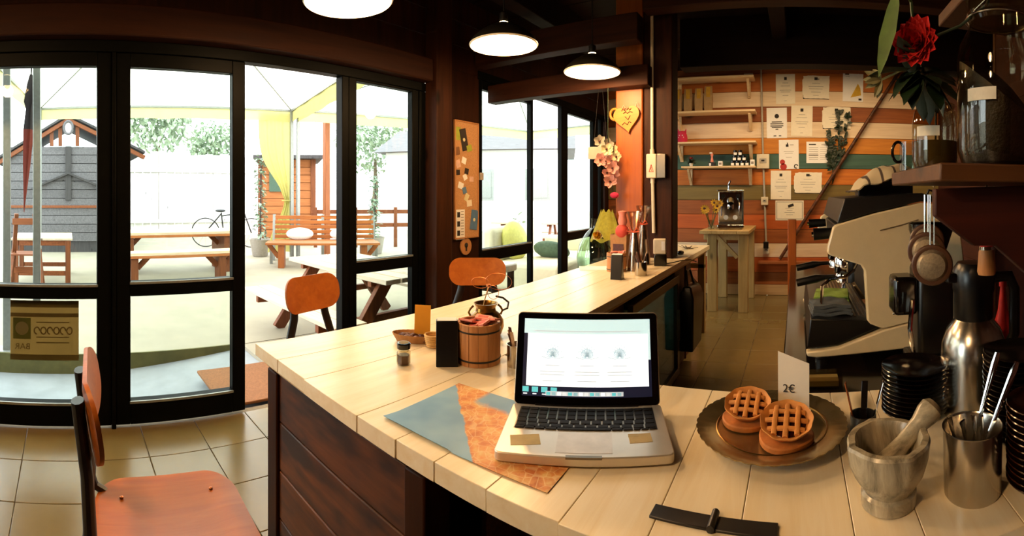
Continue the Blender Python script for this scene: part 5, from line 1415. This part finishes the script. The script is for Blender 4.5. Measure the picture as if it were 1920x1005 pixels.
dm.location = (0, 0, .0); tag(dm, 'brown coir door mat outside the open doorway', 'mat')
# posts at the deck edge
for i, x in enumerate((13, 69)):
    q = gx(x, 400, -3.50)
    o = T('metal_post', 'square galvanised post at the deck edge', 'post', (-3.50, q.y, ZD), 0, 'galvanised posts at the deck edge')
    MB().box(-.025, .025, -.028, .028, 0, 2.5).put('shaft', 'galvanised', o, .004)
    MB().box(-.07, .07, -.07, .07, 0, .008).put('foot_plate', 'galvanised', o, .002)
    for sx in (-.05, .05): MB().lathe([(.008, .008), (.008, .014)], 8, (sx, .05, 0)).put('bolt', 'steel_dark', o)
# folded umbrella hanging between the posts
plain('umb_dark', '#2a2024', rough=.8); plain('umb_red', '#7a2a1c', rough=.8)
q = gx(45, 260, -3.62)
um = T('folded_umbrella', 'folded dark and red umbrella hanging between the metal posts', 'umbrella', (-3.62, q.y, gx(45, 398, -3.62).z), 0, None, (math.radians(-3), 0, 0))
h = gx(45, 140, -3.62).z - um.location.z
MB().lathe([(.003, 0), (.006, .06), (.03, h * .35), (.042, h * .6)], 14, wob=lambda a, r, z: 1 + .12 * math.sin(5 * a)).put('lower_cover', 'umb_red', um)
MB().lathe([(.042, h * .6), (.03, h * .75), (.05, h * .8), (.03, h * .93), (.012, h)], 14, wob=lambda a, r, z: 1 + .12 * math.sin(5 * a)).put('upper_cover', 'umb_dark', um)
MB().tube([(0, 0, h), (0, 0, h + .12)], .006, 8).put('hook', 'black_metal', um)
# paper sign on the glass, read from behind
cloth('sign_tan', '#b09a70', .5); cloth('sign_print', '#80683f', .4); cloth('sign_olive', '#77723c', .4)
ya, yb = yw(18), yw(148)
sgn = T('paper_sign', 'tan paper sign stuck outside on the lower door pane, lettering seen reversed', 'sign', (XW - .034, (ya + yb) / 2, .34))
w = yb - ya
MB().box(-.002, 0, -w / 2, w / 2, 0, .31).put('sheet', 'sign_tan', sgn)
for z0_, z1_ in ((.0, .03), (.225, .245), (.275, .31)): MB().box(0, .0008, -w / 2, w / 2, z0_, z1_).put('band_print', 'sign_print', sgn)
MB().box(0, .0008, -w * .46, -w * .2, .11, .22).put('picture_print', 'sign_olive', sgn)
MB().tube([(.0008, -w * .33, .165), (.0014, -w * .33, .165)], .035, 18).put('picture_disc_print', 'sign_tan', sgn)
me = text_mesh('BAR', .045, 'sign_print', mirror=True)
obj('lettering', me, sgn, 0, (.001, -w * .32, .07), (PI / 2, 0, PI / 2))
for i in range(6):
    MB().tube([(.0008, -w * .11 + i * w * .095 + .014 * math.cos(a * PI / 8), .155 + .018 * math.sin(a * PI / 8)) for a in range(16 if i % 2 else 13)], .0032, 5, bool(i % 2)).put('lettering', 'sign_print', sgn)
for z_ in (.195, .118, .09): MB().box(0, .0008, -w * .12, w * .36, z_, z_ + .005).put('line_print', 'sign_print', sgn)
# ---- shed with gable
SX = -9.5
sd = T('grey_shed', 'weathered grey plank shed with an open gable and an oval sign', 'shed', (SX, .0, ZD))
yl, yr = gx(20, 400, SX).y, gx(238, 400, SX).y
zb_, zt_s = .22, 2.17
nb = 11
for i in range(nb):
    MB().box(-.03, 0, yl, yr, zb_ + i * (zt_s - zb_) / nb + .006, zb_ + (i + 1) * (zt_s - zb_) / nb - .006).put('plank', 'grey_wood', sd, .004)
MB().box(-2.2, -.03, yl, yr, 0, 2.15).put('body', 'grey_wood_z', sd)
yc_ = gx(128, 400, SX).y
zr = gx(128, 226, SX).z - ZD; zel = gx(0, 312, SX).z - ZD; zer = gx(268, 296, SX).z - ZD
ye_l, ye_r = gx(-12, 300, SX).y, gx(270, 300, SX).y
for (ye, ze) in ((ye_l, zel), (ye_r, zer)):
    MB().beam((.05, yc_, zr), (.05, ye, ze), .08, .12, (1, 0, 0)).put('barge_board', 'out_wood', sd, .006)
    MB().add([(.15, yc_, zr + .08), (.15, ye, ze + .08), (-2.3, ye, ze + .08), (-2.3, yc_, zr + .08), (.15, yc_, zr + .13), (.15, ye, ze + .13), (-2.3, ye, ze + .13), (-2.3, yc_, zr + .13)], [(0, 1, 2, 3), (7, 6, 5, 4), (0, 4, 5, 1), (1, 5, 6, 2), (2, 6, 7, 3), (3, 7, 4, 0)]).put('roof', 'grey_wood_z', sd)
for x in (97, 113, 145): yy = gx(x, 300, SX).y; MB().box(0, .06, yy - .04, yy + .04, zt_s, zr - abs(yy - yc_) * .42).put('gable_strut', 'out_wood_z', sd, .004)
MB().box(.0, .05, yc_ - .06, yc_ + .06, gx(128, 375, SX).z - ZD, zt_s).put('centre_batten', 'grey_wood_z', sd, .004)
for sx in (-1, 1): MB().beam((.03, yc_, gx(128, 325, SX).z - ZD), (.03, yc_ + sx * .75, gx(128, 354, SX).z - ZD), .04, .11, (1, 0, 0)).put('chevron_batten', 'grey_wood_z', sd, .004)
MB().box(0, .03, yl, yr, gx(128, 390, SX).z - ZD, gx(128, 385, SX).z - ZD).put('rail', 'out_wood', sd, .003)
oz = gx(126, 241, SX).z - ZD
MB().tube([(.13, yc_ + .09 * math.cos(a * PI / 12), oz + .13 * math.sin(a * PI / 12)) for a in range(24)], .026, 8, True).put('oval_sign_rim', 'grey_wood', sd)
MB().add([(.10, yc_ + .09 * math.cos(a * PI / 12), oz + .13 * math.sin(a * PI / 12)) for a in range(24)] + [(.12, yc_ + .09 * math.cos(a * PI / 12), oz + .13 * math.sin(a * PI / 12)) for a in range(24)], [tuple(range(24)), tuple(range(47, 23, -1))] + [(i, (i + 1) % 24, 24 + (i + 1) % 24, 24 + i) for i in range(24)]).put('oval_sign', 'paper_white', sd)
# ---- wooden garden chair/easel and small table at the left
ga = gz(55, 533, ZD)
es = T('folding_chair', 'tall brown folding wooden chair beside the small outdoor table', 'chair', (-5.75, gx(50, 500, -5.75).y, ZD), math.radians(90))
for sx in (-.2, .2):
    MB().beam((sx, .12, 0), (sx * .55, -.16, .95), .05, .04).put('leg', 'out_wood_z', es, .004)
    MB().beam((sx, -.30, 0), (sx * .8, .0, .5), .05, .04).put('leg', 'out_wood_z', es, .004)
for t in (.25, .9): MB().box(-.16, .16, .12 - .30 * t - .02, .12 - .30 * t + .02, .95 * t - .04, .95 * t + .04).put('rung', 'out_wood', es, .004)
for i in range(4): MB().box(-.18, .18, -.16 + i * .09, -.085 + i * .09, .44, .46).put('seat_slat', 'out_wood', es, .003)
ot = T('outdoor_table', 'small brown table with a pale plank top beside the folding chair', 'table', (-6.6, gx(80, 480, -6.6).y, ZD))
for i in range(6): MB().box(-.45 + i * .15, -.31 + i * .15, -.4, .42, .57, .60).put('plank', 'weathered', ot, .004)
for sx in (-.4, .4):
    for sy in (-.34, .36): MB().box(sx - .035, sx + .035, sy - .035, sy + .035, 0, .57).put('leg', 'out_wood_z', ot, .004)
    MB().box(sx - .02, sx + .02, -.34, .36, .1, .16).put('stretcher', 'out_wood', ot, .003)
MB().box(.38, .42, -.38, .40, .50, .569).put('apron', 'out_wood', ot, .003)
# ---- long table and bench
def long_bench(name, label, cat, X, y0, y1, z, wid, planks, group=None):
    o = T(name, label, cat, (X, (y0 + y1) / 2, ZD)); L = (y1 - y0) / 2; h = z - ZD
    for i in range(planks): MB().box(-wid / 2 + i * wid / planks, -wid / 2 + (i + 1) * wid / planks - .008, -L, L, h - .04, h).put('plank', 'weathered_y', o, .004)
    for sy in (-1, 1):
        y = sy * (L - .28)
        MB().box(-wid / 2 + .03, wid / 2 - .03, y - .05, y + .05, 0, h - .041).put('leg', 'out_wood_z', o, .005)
        MB().beam((0, y - sy * .05, h - .22), (0, y - sy * .22, h - .045), .07, .05, (1, 0, 0)).put('brace', 'out_wood', o, .004)
        MB().beam((0, y + sy * .05, h - .22), (0, y + sy * .22, h - .045), .07, .05, (1, 0, 0)).put('brace', 'out_wood', o, .004)
    MB().box(wid / 2 - .03, wid / 2 - .004, -L + .05, L - .05, h - .075, h - .041).put('apron', 'out_wood_y', o, .003)
    return o
wood('weathered_y', '#b9a284', '#d3c2a6', 'Y', rough=.8, tint=.08, knots=False)
wood('out_wood_y', '#8a4a20', '#b06a34', 'Y', rough=.6, tint=.08, knots=False)
long_bench('garden_bench', 'long backless wooden bench in front of the long outdoor table', 'bench', -6.2, gx(212, 400, -6.2).y, gx(448, 400, -6.2).y, .425, .28, 2)
long_bench('garden_table', 'long outdoor wooden table behind the backless bench', 'table', -7.0, gx(205, 400, -7.0).y, gx(445, 400, -7.0).y, .645, .7, 5)
# ---- picnic table at the doorway
pn = T('picnic_table', 'plank picnic table with attached benches outside the open doorway', 'table', (-3.22, 2.42, ZD))
for i in range(5): MB().box(-.75, .72, -.37 + i * .15, -.235 + i * .15, .545, .58).put('plank', 'weathered', pn, .004)
for sy in (-1, 1):
    for k in range(2): MB().box(-.78, .74, sy * .68 - .13 + k * .135, sy * .68 - .005 + k * .135, .295, .325).put('seat_plank', 'weathered', pn, .004)
for sx in (-.52, .5):
    MB().box(sx - .022, sx + .022, -.80, .80, .235, .29).put('seat_bearer', 'out_wood', pn, .004)
    MB().box(sx - .022, sx + .022, -.35, .35, .50, .544).put('top_bearer', 'out_wood', pn, .004)
    for sy in (-1, 1): MB().beam((sx + .045, sy * .62, 0), (sx + .045, sy * .22, .545), .045, .10, (0, 1, 0)).put('leg', 'out_wood_z', pn, .004)
# ---- bench with slatted back and its table
pa, pb_ = gd(500, 455, 7.6), gd(710, 455, 7.6)
dirv = (pb_ - pa); dirv.z = 0; Lb = dirv.length; ang = math.atan2(dirv.y, dirv.x)
mid = (pa + pb_) / 2
tt = T('low_table', 'orange wooden low table in front of the slatted bench', 'table', (mid.x, mid.y, ZD), ang)
for i in range(3): MB().box(-Lb / 2, Lb / 2, -.2 + i * .135, -.075 + i * .135, .375, .41).put('plank', 'out_orange', tt, .004)
for sx in (-1, 1):
    x = sx * (Lb / 2 - .25)
    MB().box(x - .05, x + .05, -.15, .15, 0, .374).put('leg', 'out_orange_z', tt, .005)
    MB().beam((x + sx * .05, 0, .16), (x + sx * .22, 0, .37), .07, .05, (0, 1, 0)).put('brace', 'out_orange', tt, .004)
nrm = Vector((dirv.y, -dirv.x, 0)).normalized()
if nrm.dot(Vector((mid.x, mid.y, 0))) < 0: nrm = -nrm
bm_ = mid + nrm * .55
sbn = T('slatted_bench', 'orange slatted garden bench with metal ends and white cushions', 'bench', (bm_.x, bm_.y, ZD), ang)
yb_s = 1 if (Matrix.Rotation(ang, 3, 'Z') @ Vector((0, 1, 0))).dot(nrm) > 0 else -1
for i in range(5): MB().box(-Lb * .47, Lb * .5, yb_s * (.22 + .02 * i) - .012, yb_s * (.22 + .02 * i) + .012, .40 + i * .085, .46 + i * .085).put('back_slat', 'out_orange', sbn, .004)
for i in range(4): MB().box(-Lb * .47, Lb * .5, -.2 + i * .1, -.12 + i * .1, .36, .385).put('seat_slat', 'out_orange', sbn, .004)
for x in (-Lb * .48, 0.0, Lb * .5):
    MB().beam((x, yb_s * .2, 0), (x, yb_s * .32, .82), .05, .05).put('end_frame', 'galvanised', sbn, .004)
    MB().beam((x, -yb_s * .2, 0), (x, -yb_s * .2, .36), .05, .05).put('leg', 'galvanised', sbn, .004)
plain('cushion_white', '#e8e6e2', rough=.9)
for k, x in enumerate((-Lb * .22, Lb * .2)):
    o = MB().ball((0, 0, 0), (.24, .09, .11), 18, 12).put('cushion', 'cushion_white', None, 0, Vector((bm_.x, bm_.y, ZD + .49)) + Vector((math.cos(ang) * x, math.sin(ang) * x, 0)) + nrm * .07, (0, 0, ang))
    tag(o, 'white cushion lying on the slatted bench', 'cushion', 'cushions on the slatted bench')
# ---- second shed with a green window
ha, hb_ = gd(484, 400, 10.8), gd(592, 400, 10.8)
hd = (hb_ - ha); hd.z = 0; hL = hd.length; hang = math.atan2(hd.y, hd.x)
hs_ = T('brown_shed', 'brown plank shed with a green door window beyond the slatted bench', 'shed', (ha.x, ha.y, ZD), hang)
hn = Matrix.Rotation(hang, 3, 'Z') @ Vector((0, 1, 0)); sgnh = 1 if hn.dot(Vector((ha.x, ha.y, 0))) > 0 else -1
ztop = 2.0
for i in range(11): MB().box(0, hL, -.02, .02, i * ztop / 11 + .006, (i + 1) * ztop / 11 - .006).put('plank', 'siding', hs_, .005)
MB().box(0, hL, .02 if sgnh > 0 else -1.5, 1.5 if sgnh > 0 else -.02, 0, ztop - .02).put('body', 'siding', hs_)
MB().box(-.1, hL + .15, -.3 * sgnh if sgnh < 0 else -.3, 1.7 * sgnh if sgnh > 0 else 1.7, ztop, ztop + .08).put('roof', 'grey_wood_z', hs_)
MB().box(.0, .1, -.045, .045, 0, ztop).put('corner_board', 'out_wood_z', hs_, .004)
MB().box(.68, .76, -.045, .045, 0, ztop).put('corner_board', 'out_wood_z', hs_, .004)
MB().box(hL - .12, hL, -.045, .045, 0, ztop).put('corner_board', 'out_wood_z', hs_, .004)
plain('green_pane', '#4a6052', rough=.2)
MB().box(.26, .62, -.05 if sgnh > 0 else .02, -.02 if sgnh > 0 else .05, 1.25, 1.85).put('window', 'green_pane', hs_)
# ---- potted climbing plants
plain('pot_grey', '#9c968c', rough=.8, var=.1)
plain('vine_leaf', '#8aa08a', rough=.7, var=.25)
def vine(px, py, d, hgt, label, seed):
    q = gd(px, py, d); o = T('potted_vine', label, 'plant', (q.x, q.y, ZD))
    MB().lathe([(.13, 0), (.15, .02), (.20, .30), (.22, .33), (.20, .33), (.18, .28), (.001, .27)], 20).put('pot', 'pot_grey', o)
    MB().tube([(0, 0, .27), (.02, 0, hgt * .5), (0, .02, hgt)], .012, 6).put('stake', 'grey_wood_z', o)
    random.seed(seed); lf = MB()
    for i in range(260):
        z = random.uniform(.3, hgt); r = .05 + .09 * random.random() * (1.2 if z < hgt * .55 else .8); a = random.uniform(0, 2 * PI)
        lf.leaf((r * math.cos(a) * .6, r * math.sin(a) * .6, z), (math.cos(a), math.sin(a), random.uniform(-.6, .6)), (0, 0, 1), .09, .06)
    lf.put('leaves', 'vine_leaf', o, smooth=0)
vine(488, 488, 8.9, 1.95, 'potted climbing vine in a grey pot before the brown shed', 3)
vine(702, 470, 9.3, 1.55, 'potted climbing vine in a grey pot behind the slatted bench', 8)
# orange post, second table hints beyond
op = T('orange_post', 'slim orange timber post under the canopy', 'post', gd(612, 460, 9.0).to_2d().to_3d() + Vector((0, 0, ZD)))
MB().box(-.055, .055, -.055, .055, 0, 2.75).put('shaft', 'out_orange_z', op, .006)
MB().box(-.09, .09, -.09, .09, 0, .02).put('foot_plate', 'galvanised', op)
rl = T('ranch_fence', 'low brown rail fence behind the orange post', 'fence', gd(600, 440, 10.4).to_2d().to_3d() + Vector((0, 0, ZD)), ang)
for z in (.45, .75): MB().box(-.2, 2.6, -.02, .02, z, z + .09).put('rail', 'out_wood', rl, .004)
for x in (-.1, .8, 1.7, 2.5): MB().box(x - .04, x + .04, -.045, -.021, 0, .9).put('post', 'out_wood_z', rl, .004)
# white plank fence and white house
wf_ = T('white_fence', 'tall white plank fence closing the yard', 'fence', (-12.6, 0, ZD))
me = MB().box(-.02, .02, -.105, .105, 0, 2.3).mesh('board', 'white_fence')
for i in range(34): obj('board', me, wf_, .004, (random.uniform(-.01, .01), -1.2 + i * .225, random.uniform(-.05, .12)))
MB().box(.025, .07, -1.3, 6.4, .4, .5).put('rail', 'white_fence', wf_); MB().box(.025, .07, -1.3, 6.4, 1.8, 1.9).put('rail', 'white_fence', wf_)
plain('white_render', '#e2e2de', rough=.9, var=.04)
hw = T('white_house', 'plain white rendered house with a grey roof beyond the yard', 'house', (-11.0, 13.0, ZD), math.radians(28))
MB().box(-2.5, 3.5, -2, 2, 0, 2.6).put('wall', 'white_render', hw)
MB().add([(-2.8, -2.4, 2.6), (3.8, -2.4, 2.6), (3.8, 2.4, 2.6), (-2.8, 2.4, 2.6), (-2.8, 0, 3.6), (3.8, 0, 3.6)], [(0, 1, 5, 4), (2, 3, 4, 5), (0, 4, 3), (1, 2, 5), (0, 3, 2, 1)]).put('roof', 'grey_wood', hw)
for x in (-1.5, .4, 2.2): wv = MB().box(x, x + .8, -2.03, -2.0, 1.0, 2.0).put('window', 'galvanised', hw); MB().box(x + .08, x + .72, -2.05, -2.03, 1.08, 1.92).put('pane', 'galvanised', wv)
# trees
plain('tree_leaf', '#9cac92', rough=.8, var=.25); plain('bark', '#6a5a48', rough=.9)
def tree(px, d, h, r, label, seed):
    q = gd(px, 400, d); o = T('tree', label, 'tree', (q.x, q.y, ZD)); random.seed(seed)
    MB().tube([(0, 0, 0), (.1, .05, h * .4), (0, .1, h * .75)], [.16, .12, .06], 8).put('trunk', 'bark', o)
    lf = MB()
    for i in range(1400):
        v = Vector((random.gauss(0, 1), random.gauss(0, 1), random.gauss(0, .8))).normalized() * r * random.random() ** .35
        v += Vector((0, 0, h))
        lf.leaf(v, (random.uniform(-1, 1), random.uniform(-1, 1), random.uniform(-1, .6)), (0, 0, 1), .26, .15)
    lf.put('crown', 'tree_leaf', o, smooth=0)
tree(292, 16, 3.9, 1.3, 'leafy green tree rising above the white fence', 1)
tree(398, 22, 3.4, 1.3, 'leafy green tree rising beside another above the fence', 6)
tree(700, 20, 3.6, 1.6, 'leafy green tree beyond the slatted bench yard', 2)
# bicycle
bc = T('bicycle', 'dark bicycle leaning on the white fence behind the long table', 'bicycle', gd(428, 450, 10.4).to_2d().to_3d() + Vector((0, 0, ZD)), math.radians(62))
for y in (-.52, .52):
    wv = T('wheel', '', ''); del wv['label']; del wv['category']; wv.parent = bc; wv.location = (y, 0, .33)
    MB().tube([(.32 * math.cos(a * PI / 16), 0, .32 * math.sin(a * PI / 16)) for a in range(32)], .013, 6, True).put('tyre', 'black_metal', wv)
    sp = MB()
    for a in range(12): sp.tube([(0, 0, 0), (.31 * math.cos(a * PI / 6), 0, .31 * math.sin(a * PI / 6))], .002, 4)
    sp.put('spokes', 'steel', wv)
fr_ = MB()
for a, b in (((-.52, 0, .33), (-.1, 0, .28)), ((-.52, 0, .33), (-.16, 0, .75)), ((-.16, 0, .78), (-.1, 0, .28)), ((-.1, 0, .28), (.36, 0, .70)), ((-.16, 0, .70), (.34, 0, .78)), ((.33, 0, .85), (.52, 0, .33))): fr_.tube([a, b], .016, 6)
fr_.put('frame', 'black_metal', bc)
MB().tube([(.28, -.25, .95), (.34, -.1, .92), (.34, .1, .92), (.28, .25, .95)], .012, 6).put('handlebar', 'black_metal', bc)
MB().ball((-.18, 0, .82), (.12, .06, .035), 10, 6).put('saddle', 'black_plastic', bc)
# ---- garden canopies
cloth('canopy_white', '#f4f3e6', .6); cloth('valance_yellow', '#c9c58c', .45); cloth('curtain_yellow', '#c9c47c', .45)
def canopy(name, label, corners, z, apex, posts, val=.22):
    o = T(name, label, 'gazebo', (0, 0, 0))
    cs = [Vector((x, y, z)) for x, y in corners]; c = sum(cs, Vector()) / 4; ap = Vector((c.x, c.y, apex))
    for i in range(4):
        a, b = cs[i], cs[(i + 1) % 4]
        def roof(u, v, a=a, b=b):
            e = a.lerp(b, u); q = e.lerp(ap, v); q.z -= .05 * math.sin(PI * v) * (1 - abs(2 * u - 1) * .3)
            return tuple(q)
        MB().grid(roof, 10, 8).put('roof_panel', 'canopy_white', o)
        nn = Vector((b.y - a.y, a.x - b.x, 0)).normalized()
        def vl(u, v, a=a, b=b, nn=nn):
            q = a.lerp(b, u) + nn * .012 * math.sin(u * 40); q.z -= v * val * (1 - .06 * abs(math.sin(u * 12)))
            return tuple(q)
        MB().grid(vl, 50, 2).put('valance', 'valance_yellow', o)
        MB().beam(a, b, .04, .05).put('edge_bar', 'galvanised', o)
        MB().tube([a, a.lerp(ap, .5) - Vector((0, 0, .05)), ap], .016, 6).put('hip_rib', 'galvanised', o)
        if i in posts: MB().box(a.x - .03, a.x + .03, a.y - .03, a.y + .03, ZD, z).put('post', 'galvanised', o, .004)
    return o
k1 = gd(75, 190, 8.4); k2 = gd(547, 208, 8.6)
zc_ = 2.76
A_ = Vector((k1.x, k1.y)); B_ = Vector((k2.x, k2.y))
g1 = canopy('garden_gazebo', 'white tent canopy with yellowish valance over the long table side of the deck', [(A_.x, A_.y), (-2.75, -1.2), (-2.75, 2.9), (B_.x, B_.y)], zc_, 3.9, (0, 3))
g2 = canopy('garden_gazebo', 'white tent canopy with yellowish valance over the sofa side of the deck', [(B_.x + .06, B_.y + .1), (-2.75, 3.0), (-2.75, 9.2), (-6.2, 9.6)], zc_, 3.9, (0, 3))
# curtain at the gazebo corner
ct = T('canopy_curtain', 'yellow tied curtain hanging at the gazebo corner post', 'curtain', (B_.x - .05, B_.y + .02, ZD))
cdir = Vector((k1.x - k2.x, k1.y - k2.y, 0)).normalized()
def curt(u, v):
    wv_ = .62 * (1 - .75 * math.exp(-((v - .62) / .22) ** 2)) * (1 if v < .62 else .75)
    q = cdir * (u * wv_ + .02) + Vector((-cdir.y, cdir.x, 0)) * .03 * math.sin(u * 26)
    return (q.x, q.y, (zc_ - ZD - .04) * (1 - v) + .12 * v)
MB().grid(curt, 40, 24).put('cloth', 'curtain_yellow', ct)
MB().tube([Vector((0, 0, 1.07)) + cdir * (.09 + .09 * math.cos(a * PI / 6)) + Vector((-cdir.y, cdir.x, 0)) * .06 * math.sin(a * PI / 6) for a in range(12)], .012, 6, True).put('tie', 'curtain_yellow', ct)
# ---- sofa corner beyond the second doors
plain('sofa_cream', '#d9d2b4', rough=.9, var=.05); plain('cushion_green', '#4a5f4c', rough=.9, var=.2); plain('cushion_yellow', '#d2cf76', rough=.9)
so = T('garden_sofa', 'cream garden sofa outside the second glazed doors', 'sofa', (-3.05, 5.2, ZD), math.radians(8))
MB().box(-.42, .42, -.75, .75, .05, .38).put('seat', 'sofa_cream', so, .05)
MB().box(-.60, -.42, -.75, .75, .05, .78).put('backrest', 'sofa_cream', so, .06)
MB().box(-.42, .42, .76, .95, .05, .58).put('armrest', 'sofa_cream', so, .05)
for x in (-.5, .36):
    for y in (-.68, .85): MB().box(x - .03, x + .03, y - .03, y + .03, 0, .05).put('foot', 'out_wood_z', so)
o = MB().ball((0, 0, 0), (.24, .09, .17), 16, 10).put('cushion', 'cushion_green', None, 0, (-2.98, 5.12, ZD + .47), (.9, .15, .4)); tag(o, 'dark green cushion lying on the cream sofa', 'cushion')
o = MB().ball((0, 0, 0), (.10, .25, .25), 16, 10).put('cushion', 'cushion_yellow', None, 0, (-3.34, 4.82, ZD + .60), (0, -.2, 0)); tag(o, 'yellow cushion leaning on the sofa back', 'cushion')
stl = T('low_stool', 'pale topped dark stool outside the second glazed doors', 'stool', (-2.85, 3.62, ZD))
MB().box(-.22, .22, -.22, .22, .42, .50).put('top', 'cushion_white', stl, .02)
for sx in (-.17, .17):
    for sy in (-.17, .17): MB().box(sx - .025, sx + .025, sy - .025, sy + .025, 0, .42).put('leg', 'dark_stain_z', stl)
    MB().box(sx - .02, sx + .02, -.145, .145, .2, .25).put('stretcher', 'dark_stain', stl)
pp = gd(970, 428, 7.7)
gp = T('potted_shrub', 'dark leafy shrub in a pot outside the second glazed doors', 'plant', (pp.x, pp.y, ZD)); random.seed(17)
MB().lathe([(.12, 0), (.17, .28), (.15, .28), (.11, .03)], 18).put('pot', 'leaf_dark', gp)
lf = MB()
for i in range(220): lf.leaf((random.gauss(0, .09), random.gauss(0, .09), .3 + abs(random.gauss(0, .18))), (random.uniform(-1, 1), random.uniform(-1, 1), random.uniform(-.2, 1)), (0, 0, 1), .12, .06)
lf.put('leaves', 'tree_leaf', gp, smooth=0)
far = dup(pn, (-5.6, 8.6, ZD), math.radians(20), 'plank picnic table standing out on the deck beyond the sofa')
far2 = dup(pn, (-9.2, 9.6, ZD), math.radians(70), 'plank picnic table far out on the deck near the brown fence')
